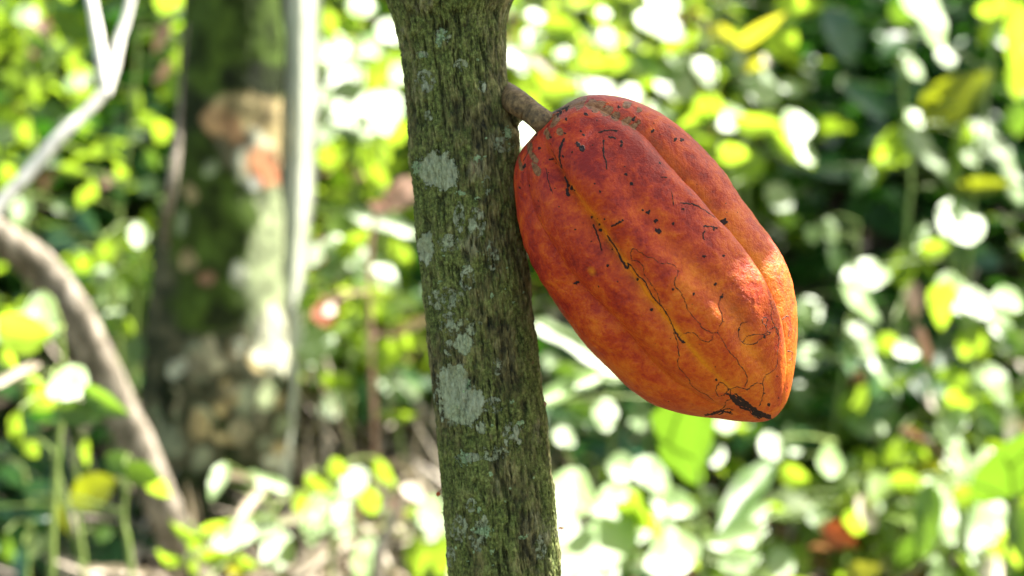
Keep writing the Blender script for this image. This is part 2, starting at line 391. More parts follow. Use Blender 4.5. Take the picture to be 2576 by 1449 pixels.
mesh('trunk', V, FT, M['bark'], cacao, attrs={'relief': np.clip(.5+rel/26, 0, 1).ravel(), 'crust': fc.ravel(), 'leafy': fl.ravel(), 'moss': moss.ravel()})
# fork above the frame
def bark_branch(P, r, name='branch', parent=cacao, mat=None, nc=20, n=40, knob=.12, seed=3):
    V, F, path = tube(P, r, nc, n, knob, seed)
    o = np.full(len(V), .5); z = np.full(len(V), -1.0)
    mesh(name, V, F, mat or M['bark'], parent, attrs={'relief': o, 'crust': z, 'leafy': z, 'moss': o})
    return path
top = at(1135, -120, DT)
fork = [bark_branch([at(1110, -140, DT), at(1020, -230, DT), at(850, -480, .86), at(600, -900, .95), at(300, -1500, 1.2)], [.033, .029, .024, .019, .012]),
        bark_branch([at(1160, -140, DT), at(1270, -240, DT), at(1480, -480, .84), at(1750, -800, .95), at(2150, -1150, 1.2)], [.033, .029, .023, .018, .012], seed=5),
        bark_branch([at(1138, -120, DT), at(1150, -240, .83), at(1160, -560, .95), at(1200, -1000, 1.2)], [.04, .027, .021, .014], seed=7)]
# swollen node where the fruit stalk joins, and an old fruit scar beneath it
def blob(name, c, rx, ry, rz, mat, parent, seed=0, amp=.25, e=None):
    u = np.linspace(0, np.pi, 40)[:, None]; t_ = np.linspace(0, 2*np.pi, 48, endpoint=False)[None]
    x, y, z = np.sin(u)*np.cos(t_), np.sin(u)*np.sin(t_), np.cos(u)+0*t_
    r = 1+amp*(fbm(x*2+9, y*2+9, z*2+9, 3, seed)-.5)*2
    W = c + r[..., None]*(x[..., None]*R_*rx + y[..., None]*F_*ry + z[..., None]*U_*rz)
    W = W.reshape(-1, 3); o_ = np.full(len(W), .62); zz = np.full(len(W), -1.0)
    return mesh(name, W, grid_faces(40, 48, True), mat, parent, attrs={'relief': o_, 'crust': zz, 'leafy': zz, 'moss': o_*0+.3})
s1 = K*DT
blob('bark_knob', at(1266, 266, DT-.004), 26*s1, 48*s1, 58*s1, M['bark'], cacao, 3, .3)
blob('fruit_scar', at(1288, 300, DT-.010), 25*s1, 26*s1, 26*s1, M['bark'], cacao, 8, .35)
# loose flakes and a tiny bud stalk along the edges
def flake(x, y, ln, wd, ang, d=DT, mat=None, nm='bark_flake'):
    O, A, B, nn = leaf_place(x, y, d, ln, wd, ang, unit([.2, -1, .3])); Vs, Fs = leaf_shape(6, 2, 'lance', .3, .3, .1, x)
    W = O+Vs[:, :1]*A+Vs[:, 1:2]*B+Vs[:, 2:3]*nn*np.linalg.norm(A)
    mesh(nm, W, Fs, mat or M['b'], cacao, attrs={'rnd': np.full(len(W), .5)})
flake(1372, 1016, 14, 6, 80); flake(1412, 1329, 20, 7, 5); flake(1031, 390, 12, 8, 60); flake(1102, 1243, 13, 11, 100, mat=M['r']); flake(1109, 1232, 14, 3, 130); flake(1113, 1290, 10, 3, 180)
flake(1336, 650, 14, 5, 80)

# ================================================================== the cacao pod
OUT_R = [(1400, 278), (1434, 254), (1469, 241), (1520, 238), (1588, 250), (1657, 281), (1708, 315), (1776, 380), (1828, 438), (1858, 490), (1896, 544), (1947, 609), (1978, 662), (1992, 706), (2003, 769), (2005, 843), (2000, 917), (1994, 953), (1985, 994), (1972, 1024), (1958, 1041)]
OUT_L = [(1366, 318), (1349, 334), (1315, 370), (1296, 411), (1292, 449), (1298, 514), (1304, 565), (1321, 626), (1345, 681), (1380, 736), (1424, 802), (1472, 869), (1527, 924), (1583, 979), (1645, 1020), (1719, 1042), (1811, 1053), (1885, 1061), (1924, 1060)]
A0 = np.array([1382., 296.]); B0 = np.array([1938., 1053.]); LEN = np.linalg.norm(B0-A0); e = (B0-A0)/LEN; nrm2 = np.array([e[1], -e[0]])
def ts(P): q = np.asarray(P, float)-A0; return q@e, q@nrm2
T0, T1 = -9.0, LEN+4
def u_of(t): return np.arccos(np.clip(1-2*(np.asarray(t)-T0)/(T1-T0), -1, 1))/np.pi
tR, sR = ts(OUT_R); tL, sL = ts(OUT_L)
NU = 760
U1 = np.linspace(0, 1, NU); TT = T0+(T1-T0)*(1-np.cos(np.pi*U1))/2
oR = np.argsort(u_of(tR)); oL = np.argsort(u_of(tL))
s0, s1_ = 6.0, 14.0
fR = np.interp(U1, np.r_[0, u_of(tR)[oR], 1], np.r_[0, sR[oR], s1_]); fL = np.interp(U1, np.r_[0, u_of(tL)[oL], 1], np.r_[0, sL[oL], s1_])
kk = np.hanning(45); kk /= kk.sum()
def sm2(a): return np.convolve(np.pad(a, 22, mode='reflect', reflect_type='odd'), kk, 'valid')
fR, fL = sm2(fR), sm2(fL)
MID = (fR+fL)/2; HW = np.maximum((fR-fL)/2, .4)
TH = np.concatenate([np.linspace(-1.68, 1.68, 620), np.linspace(1.72, 2*np.pi-1.72, 110)])
# furrows: their course over the husk as angle against position
def furrow(pts):
    t, s = ts(pts); o = np.argsort(t); t, s = t[o], s[o]
    u = u_of(t); a = np.arcsin(np.clip((s-np.interp(u, U1, MID))/np.interp(u, U1, HW), -.985, .985))
    return sm2(np.interp(U1, u, a))
F1 = furrow([(1366, 353), (1376, 394), (1400, 435), (1414, 462), (1434, 490), (1475, 541), (1503, 582), (1537, 633), (1571, 674), (1601, 714), (1642, 773), (1690, 828), (1719, 865), (1756, 909), (1793, 942), (1834, 976), (1885, 1027)])
F2 = furrow([(1420, 280), (1455, 258), (1503, 262), (1537, 277), (1605, 302), (1640, 325), (1691, 370), (1742, 421), (1793, 473), (1828, 514), (1852, 541), (1879, 575), (1910, 616), (1938, 660), (1959, 703), (1978, 762), (1987, 824), (1988, 880), (1984, 935), (1970, 990)])
F3 = furrow([(1345, 345), (1322, 400), (1316, 440), (1322, 497), (1332, 548), (1356, 599), (1388, 660), (1424, 721), (1479, 780), (1535, 828), (1572, 872), (1612, 920), (1656, 957), (1719, 990), (1775, 1016), (1850, 1040)])
G1 = furrow([(1480, 300), (1564, 428), (1605, 513), (1674, 599), (1738, 665), (1811, 732), (1860, 800), (1885, 869), (1918, 916), (1937, 961)])
tn = (TT-T0)/(T1-T0)
def lor(d, w): return 1/(1+(d/w)**2)
def wrapd(d): return (d+np.pi) % (2*np.pi)-np.pi
th = TH[None, :]
env = np.sin(np.pi*np.clip(tn, .0, 1))[:, None]**.35
def prof(ks, vs_): return np.interp(tn, ks, vs_)[:, None]
g = 0
def cusp(d, w): return .7*np.exp(-np.abs(d)/w)+.3*np.exp(-(d/w/2)**2)
g = g + prof([0, .08, .25, .45, .7, 1], [.22, .28, .20, .11, .06, .05])*cusp(wrapd(th-F1[:, None]), .11)
g = g + prof([0, .06, .3, .6, .9, 1], [.10, .18, .23, .22, .15, .07])*cusp(wrapd(th-F2[:, None]), .14)
g = g + prof([0, .1, .4, .7, .92, 1], [.08, .10, .17, .18, .13, .04])*cusp(wrapd(th-F3[:, None]), .14)
g = g + prof([0, .2, .45, .8, 1], [.01, .04, .065, .07, .03])*lor(wrapd(th-G1[:, None]), .16)
for a in (2.05, 2.75, 3.45, 4.15): g = g + .06*lor(wrapd(th-a), .15)
# small shoulder ridge beside the lower left furrow
g = g - prof([0, .4, .6, .85, 1], [0, .0, .018, .018, 0])*lor(wrapd(th-F3[:, None]+.14), .07)
cx, sx = np.cos(th), np.sin(th); TZ = TT[:, None]/90
lump = (fbm(cx*2+20, sx*2+20, TZ+0*th, 3, 12)-.5)*.03 + (fbm(cx*9+20, sx*9+20, TZ*4+0*th, 4, 13)-.5)*.020
g = g - prof([0, .15, .5, .8, 1], [0, .02, .035, .03, .0])*np.exp(-((wrapd(th-F2[:, None]+.26))/.11)**2) - prof([0, .1, .4, .8, 1], [0, .03, .02, .012, 0])*np.exp(-((wrapd(th-F1[:, None]-.24))/.13)**2)
g = g - prof([0, .1, .4, .8, 1], [0, .02, .015, .012, 0])*np.exp(-((wrapd(th-F1[:, None]+.22))/.12)**2) - prof([0, .3, .6, .9, 1], [0, .01, .02, .015, 0])*np.exp(-((wrapd(th-G1[:, None]+.2))/.1)**2)
gmean = .025
rho = (1-g+gmean+lump)
rho = 1+(rho-1)*env
iR, iL = np.argmin(np.abs(TH-1.5)), np.argmin(np.abs(TH+1.5))
rho = rho/(1+(sm2(rho[:, iR])[:, None]-1)*(1+sx)/2 + (sm2(rho[:, iL])[:, None]-1)*(1-sx)/2)
DP = .768
S = MID[:, None] + HW[:, None]*rho*sx
Tq = TT[:, None]+0*th
PXp = A0[0]+Tq*e[0]+S*nrm2[0]; PYp = A0[1]+Tq*e[1]+S*nrm2[1]
DDp = DP - HW[:, None]*rho*cx*K*DP - .00*Tq
V = at(PXp, PYp, DDp)
# surface coordinates for the marks
SA = wrapd(th)*HW[:, None] + 0*Tq
def surf(pts):
    t, s = ts(pts); u = u_of(t); mid = np.interp(u, U1, MID); hw = np.interp(u, U1, HW)
    return t, np.arcsin(np.clip((s-mid)/hw, -.99, .99))*hw
mark = np.zeros((NU, len(TH)))
frontc = np.arange(620)
def seg(p0, p1, w0, w1, val):
    tmin, tmax = min(p0[0], p1[0])-max(w0, w1)*1.6, max(p0[0], p1[0])+max(w0, w1)*1.6
    i0, i1 = np.searchsorted(TT, tmin), np.searchsorted(TT, tmax)+1
    if i1-i0 < 1: return
    t = Tq[i0:i1, :620]; s = SA[i0:i1, :620]; dx, dy = p1[0]-p0[0], p1[1]-p0[1]; L2 = dx*dx+dy*dy+1e-9
    f = np.clip(((t-p0[0])*dx+(s-p0[1])*dy)/L2, 0, 1); dist = np.hypot(t-p0[0]-f*dx, s-p0[1]-f*dy)
    w = w0+(w1-w0)*f
    m_ = np.clip(1.5-dist/w, 0, 1)*val
    mark[i0:i1, :620] = np.maximum(mark[i0:i1, :620], m_)
def c1(pts): return [(1195+.342*x, 188.7+.342*y) for x, y in pts]
def c2(pts): return [(1258+.3690*x, 566+.3690*y) for x, y in pts]
rg = np.random.default_rng(2)
def trail(pts, w=1.5, val=1.0, wig=1.6):
    P = smooth_path(np.array(pts, float), max(4, len(pts)*5)); P[1:-1] += rg.normal(0, wig*.5, P[1:-1].shape)
    t, s = surf(P)
    ww = w*(1+.35*rg.normal(0, 1, len(t)).clip(-1, 1)); vv = val*(1-.5*rg.random(len(t))**2)
    for i in range(len(t)-1): seg((t[i], s[i]), (t[i+1], s[i+1]), ww[i], ww[i+1], vv[i])
for q in ([(710, 90), (730, 125), (760, 150), (785, 200), (800, 240), (830, 275), (850, 310), (862, 290), (860, 272), (890, 295), (930, 350), (985, 400), (1010, 450), (1050, 520), (1085, 545), (1110, 580), (1150, 650), (1170, 710)],
          [(1170, 710), (1200, 760), (1240, 810)]):
    trail(c2(q), 1.6, .95)
for q in ([(1050, 225), (1000, 215), (960, 190), (915, 165), (890, 185), (888, 220), (900, 245), (940, 250), (975, 290), (980, 340), (1015, 390), (1045, 430), (1070, 480), (1085, 540)],
          [(1050, 225), (1090, 260), (1150, 262), (1195, 280), (1212, 330), (1190, 380), (1195, 420), (1230, 455), (1255, 510), (1290, 590), (1350, 660), (1380, 700), (1440, 735), (1480, 730)],
          [(1530, 460), (1510, 490), (1495, 550), (1515, 600), (1515, 650), (1500, 690), (1480, 730)],
          [(1480, 730), (1520, 790), (1560, 860), (1610, 910), (1635, 960), (1670, 1000), (1685, 1050), (1670, 1100)],
          [(1215, 770), (1240, 745), (1290, 738), (1330, 742), (1370, 785), (1410, 798), (1445, 780), (1450, 745)],
          [(1170, 720), (1200, 800), (1210, 880), (1210, 960), (1240, 1010), (1280, 1060), (1295, 1110), (1350, 1145), (1410, 1170), (1450, 1210)],
          [(1695, 655), (1655, 665), (1635, 710), (1632, 750), (1655, 795), (1700, 810), (1750, 800), (1800, 760), (1835, 745), (1840, 730), (1825, 725), (1815, 690), (1790, 655), (1800, 630), (1822, 640), (1815, 690)],
          [(1665, 790), (1690, 755), (1740, 745), (1800, 745), (1825, 725)],
          [(1840, 505), (1855, 560), (1850, 620), (1870, 690), (1890, 740), (1900, 800), (1890, 880), (1890, 960), (1850, 1000), (1805, 1035), (1790, 1080), (1800, 1120), (1785, 1190), (1765, 1240)],
          [(1785, 1080), (1740, 1080), (1710, 1100), (1680, 1120), (1620, 1105), (1565, 1120)],
          [(1840, 710), (1880, 700), (1910, 790), (1935, 850), (1945, 900), (1960, 950)],
          [(1560, 1120), (1510, 1080), (1480, 1090), (1470, 1120), (1480, 1165), (1520, 1160), (1550, 1135), (1560, 1120), (1580, 1180), (1540, 1200), (1520, 1240), (1490, 1270), (1440, 1290), (1390, 1305)],
          [(1970, 610), (1990, 600), (2000, 660), (1990, 740)], [(1985, 840), (2000, 860), (2000, 900), (1985, 915)]):
    trail(c2(q), 1.1, .62)
for q, w_ in (([(1580, 1165), (1600, 1200), (1650, 1210), (1700, 1245), (1760, 1275), (1835, 1308)], 5), ([(1590, 1190), (1640, 1235), (1700, 1262), (1770, 1300)], 3.2), ([(1600, 1165), (1660, 1200), (1720, 1250)], 2.5), ([(1720, 1285), (1780, 1300), (1840, 1308)], 4), ([(1400, 1300), (1470, 1285), (1530, 1268), (1570, 1280)], 2.4)):
    for _ in range(3): trail([(x+rg.normal(0, 3), y+rg.normal(0, 3)) for x, y in c2(q)], w_*.6, 1, 3)
for q, w_ in (([(655, 470), (625, 540), (612, 620), (615, 700)], 2.4), ([(630, 770), (650, 830), (650, 880), (665, 905)], 2.6), ([(950, 480), (945, 570), (965, 640), (970, 690)], 2.0), ([(915, 418), (980, 405), (1050, 405)], 1.9), ([(985, 452), (1037, 463)], 1.8),
              ([(1000, 1115), (1075, 1080)], 2.4), ([(1510, 940), (1590, 945), (1680, 980), (1780, 1035)], 1.7), ([(1685, 1108), (1740, 1112), (1785, 1120)], 1.7), ([(1765, 1115), (1760, 1140)], 1.5), ([(1695, 1145), (1680, 1170), (1690, 1210)], 1.3),
              ([(1450, 850), (1460, 960)], .9), ([(845, 1120), (880, 1200), (915, 1300)], 1.2), ([(1370, 745), (1420, 750)], .9), ([(1700, 880), (1720, 940)], 1.2), ([(955, 1200), (985, 1240), (1010, 1280), (1050, 1360), (1090, 1430)], 1.9), ([(505, 700), (530, 800), (560, 880)], .8),
              ([(600, 270), (640, 250), (690, 228)], 1.8), ([(520, 640), (550, 640)], 1.5), ([(450, 440), (430, 460), (345, 640)], 1.2), ([(550, 560), (600, 700)], 1.0)):
    trail(c1(q), w_, .95)
sp = [(775, 530, 20), (760, 510, 16), (795, 548, 15), (680, 855, 15), (700, 868, 9), (1118, 728, 12), (1153, 793, 12), (1158, 800, 9), (1340, 1062, 13), (1330, 1070, 9), (1355, 1143, 19), (1335, 1140, 12), (1912, 1000, 16), (1925, 1025, 18), (820, 285, 14), (1045, 290, 14), (1070, 225, 10), (1080, 488, 9), (1080, 515, 11), (920, 857, 8), (880, 800, 7), (945, 1067, 9), (1085, 1067, 9), (890, 1118, 10), (895, 1160, 11),
      (1278, 1010, 12), (1240, 990, 8), (1370, 640, 8), (1107, 673, 6), (715, 568, 7), (865, 513, 7), (460, 545, 10), (460, 975, 7), (455, 935, 6), (460, 1045, 7), (345, 680, 13), (320, 840, 10), (380, 830, 8), (545, 850, 5), (570, 845, 5), (830, 1065, 8), (730, 1140, 6), (1535, 983, 9), (1463, 1088, 9), (1345, 385, 10), (1337, 343, 7), (1500, 455, 10), (1535, 465, 12), (965, 1410, 8), (610, 970, 6),
      (440, 1138, 6), (1825, 1330, 9), (1690, 1330, 8), (660, 430, 8), (550, 460, 9), (610, 290, 14), (680, 255, 11), (670, 325, 10), (800, 440, 10), (778, 412, 9), (545, 515, 6), (645, 600, 9), (1200, 300, 12), (1570, 745, 8), (840, 1235, 5), (1905, 1090, 8), (630, 275, 12), (870, 260, 7), (900, 330, 6)]
sp2 = [(505, 35, 6), (458, 440, 9), (662, 428, 7), (927, 380, 9), (795, 392, 6), (1020, 585, 11), (1178, 440, 8), (1320, 467, 9), (1475, 398, 11), (1520, 485, 10), (745, 180, 6), (725, 285, 7), (1470, 1058, 8), (1465, 970, 6), (1833, 1225, 12), (1805, 1145, 6), (1890, 1030, 5), (1900, 1180, 6), (1550, 1155, 8), (1240, 805, 10), (1635, 705, 8), (1803, 760, 8), (1395, 210, 8), (1525, 210, 9), (1090, 40, 14), (1075, 35, 10)]
SP = [(1195+.342*x, 188.7+.342*y, r*.342) for x, y, r in sp] + [(1258+.369*x, 566+.369*y, r*.369) for x, y, r in sp2]
for _ in range(150):
    a = rg.uniform(-1.3, 1.3); uu = rg.uniform(.06, .75)**1.2; hw = np.interp(uu, U1, HW); t_ = np.interp(uu, U1, TT); s_ = np.interp(uu, U1, MID)+hw*math.sin(a)
    q = A0+t_*e+s_*nrm2; SP.append((q[0], q[1], rg.uniform(.6, 1.6)))
for (x, y, r) in SP:
    for k in range(3 if r > 2.5 else 1):
        o_ = rg.normal(0, r*.3, 2); o2 = rg.normal(0, r*.45, 2)
        t, s = surf([(x+o_[0], y+o_[1]), (x+o2[0], y+o2[1])]); seg((t[0], s[0]), (t[1], s[1]), r*.7, r*.45, 1)
# brown corky scars along the upper furrow and the shoulders
sc_items = [(1415, 263), (1440, 256), (1465, 255), (1490, 258), (1510, 262), (1535, 274), (1560, 285), (1590, 296), (1612, 306)]
scar = np.full((NU, len(TH)), -1.0); ok = (np.abs(wrapd(th)) < 1.62)+0*Tq > 0
def sfield(x, y, rt, rs_, arr):
    t, s = surf([(x, y)]); arr[:] = np.maximum(arr, np.where(ok, 1-np.sqrt(((Tq-t[0])/rt)**2+((SA-s[0])/rs_)**2), -1))
for x, y in sc_items: sfield(x, y, 14, 30, scar)
for x, y, a, b in ((1337, 395, 26, 12), (1345, 425, 24, 12), (1330, 375, 18, 18), (1395, 305, 14, 24), (1375, 340, 18, 12), (1408, 330, 12, 10), (1580, 262, 10, 30), (1610, 275, 8, 20), (1370, 335, 14, 14), (1305, 410, 30, 10), (1900, 1042, 14, 14)): sfield(x, y, a, b, scar)
yel = prof([0, .15, .3, .5, .75, 1], [0, .2, .8, .8, 1, .4])*lor(wrapd(th-F1[:, None]-.02), .032) + prof([0, .45, .8, 1], [0, .05, .6, .3])*lor(wrapd(th-G1[:, None]), .10) + prof([0, .4, .7, 1], [.05, .3, .55, .3])*lor(wrapd(th-F2[:, None]-.03), .06)
sfl = np.full((NU, len(TH)), -1.0); sfield(1487, 684, 16, 16, sfl); yel = np.clip(yel+.04*prof([0, .5, 1], [0, .2, 1])+1.0*np.clip(sfl, 0, 1), 0, 1)
rip = np.clip(prof([0, .3, .6, 1], [.72, .62, .34, .10]) + .22*np.exp(-((th-.55)/.35)**2)*np.ones_like(Tq) - .35*np.exp(-((th-F3[:, None])/.25)**2)*0, 0, 1)
m, n, p, out = newmat('pod_husk')
v = objco(n)
n1 = noise(n, 26, 5, .6, v, .4); n2 = noise(n, 95, 5, .65, v, .3); n3 = noise(n, 420, 4, .7, v); n4 = noise(n, 11, 3, .5, v)
k = mth(n, 'ADD', mth(n, 'MULTIPLY', n1, .4), mth(n, 'MULTIPLY', n2, .6))
k = mth(n, 'ADD', mth(n, 'MULTIPLY', k, .72), mth(n, 'MULTIPLY', n3, .28))
k = mth(n, 'SUBTRACT', k, mth(n, 'MULTIPLY', mth(n, 'SUBTRACT', attr(n, 'rip').outputs['Fac'], .5), .22))
col = ramp(n, k, [(.385, (.22, .012, .010)), (.445, (.345, .025, .010)), (.50, (.435, .046, .009)), (.55, (.52, .080, .009)), (.65, (.63, .15, .012))])
yf = mth(n, 'MULTIPLY', attr(n, 'yel').outputs['Fac'], ramp(n, n2, [(.3, .45), (.6, 1.0)]))
col = mix(n, yf, col, (.72, .25, .008))
scf = ramp(n, mth(n, 'ADD', attr(n, 'scar').outputs['Fac'], mth(n, 'MULTIPLY', mth(n, 'SUBTRACT', n2, .5), 2.4)), [(.12, 0), (.25, 1)])
col = mix(n, mth(n, 'MULTIPLY', scf, .85), col, ramp(n, n3, [(.35, (.07, .035, .012)), (.65, (.24, .14, .06))]))
mk = ramp(n, mth(n, 'ADD', attr(n, 'mark').outputs['Fac'], mth(n, 'MULTIPLY', mth(n, 'SUBTRACT', n3, .5), .5)), [(.22, 0), (.62, 1)])
col = mix(n, ramp(n, mk, [(0, 0), (.35, .8), (1, .97)]), col, ramp(n, mk, [(.3, (.06, .03, .012)), (.9, (.012, .010, .012))]))
n.links.new(col, p.inputs['Base Color'])
rgh = mth(n, 'ADD', mth(n, 'MULTIPLY', mk, .25), .48); n.links.new(rgh, p.inputs['Roughness'])
p.inputs['Specular IOR Level'].default_value = .22
p.inputs['Subsurface Weight'].default_value = .06; p.inputs['Subsurface Radius'].default_value = (1, .3, .1); p.inputs['Subsurface Scale'].default_value = .004
hg = mth(n, 'ADD', mth(n, 'MULTIPLY', n3, .35), n2); hg = mth(n, 'SUBTRACT', hg, mth(n, 'MULTIPLY', mk, .35)); hg = mth(n, 'ADD', hg, mth(n, 'MULTIPLY', scf, .25))
n.links.new(bump(n, mth(n, 'ADD', hg, mth(n, 'MULTIPLY', noise(n, 900, 3, .7, v), .3)), 1.0, .0014), p.inputs['Normal'])
pod = thing('cacao_pod', at(1378, 300, DP), 'ripe orange-red cacao pod with deep furrows and black specks hanging from the trunk', 'fruit')
mesh('husk', V.reshape(-1, 3), grid_faces(NU, len(TH), True), m, pod, attrs={'mark': mark.ravel(), 'scar': scar.ravel(), 'yel': yel.ravel(), 'rip': rip.ravel()})
m, n, p, out = newmat('pod_stalk'); v = objco(n)
cs = ramp(n, noise(n, 240, 5, .7, v), [(.36, (.045, .028, .012)), (.5, (.125, .078, .032)), (.64, (.24, .16, .07))])
cs = mix(n, ramp(n, noise(n, 700, 2, .5, v), [(.66, 0), (.74, .8)]), cs, (.03, .02, .015))
n.links.new(cs, p.inputs['Base Color']); p.inputs['Roughness'].default_value = .7
n.links.new(bump(n, noise(n, 420, 4, .7, v), .9, .0009), p.inputs['Normal'])
ds = DP+.002
V, F, _ = tube([at(1250, 230, DT+.012), at(1276, 242, DT+.000), at(1304, 260, ds+.004), at(1335, 281, ds), at(1364, 304, DP-.006), at(1392, 330, DP+.006)],
               np.array([34, 34, 32, 29, 30, 37])*K*.785, 40, 70, .05, 4)
mesh('stalk', V, F, m, pod)

# ================================================================== mossy tree in the middle distance
DM = 2.6
ymid = np.linspace(-500, 1420, 330); cm = np.linspace(-np.pi, np.pi, 200, endpoint=False)
Lm = sm(np.interp(ymid, [-500, 0, 200, 400, 600, 800, 1000, 1150, 1250, 1420], [495, 466, 452, 424, 394, 368, 352, 356, 362, 340]))
Rm = sm(np.interp(ymid, [-500, 0, 300, 600, 850, 950, 1100, 1200, 1420], [700, 716, 716, 718, 728, 738, 726, 712, 730]))
c = ((Lm+Rm)/2)[:, None]; h = ((Rm-Lm)/2)[:, None]; th = cm[None]; Y = ymid[:, None]+0*th
rel = 14*(fbm(np.cos(th)*2+3, np.sin(th)*2+3, Y/120, 4, 31)-.5)*2
hh = h+rel; PXm = c+hh*np.sin(th); X0 = c+h*np.sin(th)
Vm = at(PXm, Y, DM-hh*K*DM*np.cos(th)).reshape(-1, 3)
nzx = (fbm(X0/45+3, Y/45+3, np.cos(th)+5, 4, 61)-.5)*90; nzy = (fbm(X0/45+3, Y/45+3, np.cos(th)+5, 4, 62)-.5)*90
fine = fbm(X0/22, Y/26, np.cos(th)*3+9, 4, 63)
fine2 = .5+(fbm(X0/34, Y/40, np.cos(th)*3+29, 5, 66)-.5)*2.2
COL = np.zeros(X0.shape+(3,)); b0 = np.array([.035, .040, .020]); b1 = np.array([.12, .11, .06])
f = np.clip((fine-.4)*4, 0, 1)[..., None]; COL[:] = b0*(1-f)+b1*f
def paint(x, y, rx, ry, colr, hard=5, warp=1.0, fr=True):
    global COL
    d = 1-np.sqrt(((X0+nzx*warp-x)/rx)**2+((Y+nzy*warp-y)/ry)**2)
    a = np.clip(d*hard+.5, 0, 1)*(np.cos(th) > -.2) if fr else np.clip(d*hard+.5, 0, 1)
    cc = np.array(colr)*(.35+1.3*np.clip(fine2, 0, 1)[..., None])
    COL = COL*(1-a[..., None])+cc*a[..., None]
MOSS = (.052, .085, .012); DK = (.020, .028, .008); TAN = (.42, .33, .16); ORG = (.46, .19, .07); GRY = (.26, .30, .16); PALE = (.50, .50, .36)
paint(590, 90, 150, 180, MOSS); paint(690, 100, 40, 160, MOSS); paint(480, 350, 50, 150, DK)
paint(620, 290, 95, 60, TAN, 5, .6); paint(665, 330, 60, 110, TAN, 5, .6); paint(640, 400, 50, 70, PALE, 4, .5); paint(545, 300, 34, 32, (.44, .27, .13), 3, .6); paint(590, 330, 32, 40, (.42, .24, .12), 3, .5); paint(655, 405, 46, 40, (.48, .24, .12), 2.5, .5); paint(672, 450, 34, 36, (.46, .17, .08), 3, .3)
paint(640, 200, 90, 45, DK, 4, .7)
paint(540, 580, 120, 170, MOSS); paint(500, 420, 50, 80, MOSS); paint(530, 425, 18, 22, GRY, 4, .3); paint(475, 485, 16, 24, TAN, 4, .3); paint(460, 560, 12, 30, GRY, 4, .3)
paint(640, 462, 18, 20, (.5, .5, .42), 4, .2); paint(680, 520, 42, 60, GRY, 6, .5); paint(670, 700, 62, 170, GRY, 6, .6); paint(690, 860, 45, 90, PALE, 6, .6)
paint(530, 760, 100, 80, MOSS, 5, .7); paint(560, 800, 40, 30, DK, 4, .5); paint(470, 650, 20, 26, TAN, 4, .3); paint(520, 700, 24, 20, (.36, .20, .11), 4, .3); paint(600, 690, 18, 30, PALE, 4, .3)
for _ in range(46):
    x, y = random.uniform(385, 720), random.uniform(850, 1170)
    paint(x, y, random.uniform(14, 34), random.uniform(14, 40), random.choice([GRY, PALE, TAN, (.24, .26, .16), DK, DK, (.34, .30, .18)]), 4, .5)
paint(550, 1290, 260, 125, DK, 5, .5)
mid = thing('mossy_tree', down_to_ground(at(555, 1330, DM+.05)), 'thick blurred trunk with dark moss, bare orange patch and pale lichen', 'tree')
m, n, p, out = newmat('mossy_bark'); v = objco(n)
n.links.new(mix(n, 1.0, attr(n, 'col').outputs['Color'], ramp(n, noise(n, 60, 5, .7, v), [(.3, .7), (.7, 1.3)]), 'MULTIPLY'), p.inputs['Base Color']); p.inputs['Roughness'].default_value = .9; p.inputs['Specular IOR Level'].default_value = .15
n.links.new(bump(n, noise(n, 45, 6, .7, v), .9, .02), p.inputs['Normal']); M['mossy'] = m
mesh('trunk', Vm, grid_faces(len(ymid), 200, True), m, mid, attrs={'col': COL.reshape(-1, 3)})
m, n, p, out = newmat('pale_bark'); v = objco(n, (1, 1, .5))
n.links.new(ramp(n, noise(n, 16, 6, .6, v), [(.3, (.30, .32, .23)), (.5, (.46, .48, .37)), (.7, (.58, .58, .48))]), p.inputs['Base Color']); p.inputs['Roughness'].default_value = .8
n.links.new(bump(n, noise(n, 60, 5, .7, v), .6, .01), p.inputs['Normal']); M['pale'] = m
sec = np.array([(-1, .9), (-.95, .3), (-.7, -.1), (-.3, -.25), (.05, -.2), (.22, .0), (.5, .46), (.8, .98), (1.0, 1.4), (.9, 1.8), (.2, 2.0), (-.7, 1.8)])
yss = np.linspace(-500, 1290, 140); cxs = np.interp(yss, [-500, 0, 250, 500, 700, 880, 1010, 1130, 1290], [766, 757, 756, 750, 738, 728, 720, 708, 700]); hs = np.interp(yss, [-500, 0, 250, 500, 700, 880, 1010, 1130, 1290], [58, 52, 48, 42, 34, 28, 28, 30, 22])
q = np.linspace(0, 12, 72, endpoint=False); cl = np.vstack([sec, sec[:1]]); sx_ = np.interp(q, range(13), cl[:, 0])[None]; sz_ = np.interp(q, range(13), cl[:, 1])[None]
wob = 1+.16*(fbm(sx_*1.5+7, sz_*1.5+7, yss[:, None]/60+0*sx_, 3, 91)-.5)
V = at(cxs[:, None]+hs[:, None]*sx_*wob, yss[:, None]+0*sx_, DM-.01+hs[:, None]*K*DM*sz_*wob).reshape(-1, 3); F = grid_faces(140, 72, True)
mesh('side_stem', V, F, m, mid)

# ================================================================== leaning trunk and bleached branches, left
m, n, p, out = newmat('grey_bark'); v = objco(n, (1, 1, .6))
n.links.new(ramp(n, noise(n, 40, 6, .7, v), [(.36, (.06, .05, .03)), (.5, (.17, .14, .10)), (.62, (.34, .29, .23))]), p.inputs['Base Color']); p.inputs['Roughness'].default_value = .8
n.links.new(bump(n, noise(n, 80, 5, .7, v), .6, .006), p.inputs['Normal']); M['grey'] = m
lean_pts = [(-260, 430, 2.0), (-120, 520, 2.1), (0, 598, 2.15), (100, 672, 2.2), (178, 775, 2.22), (245, 905, 2.25), (300, 1030, 2.28), (355, 1140, 2.3), (400, 1250, 2.32), (445, 1360, 2.34), (480, 1460, 2.36)]
LP = [at(*q) for q in lean_pts]
lean = thing('leaning_tree', down_to_ground(LP[-1]), 'smooth grey-brown slanting trunk crossing in front of the mossy trunk foot', 'tree')
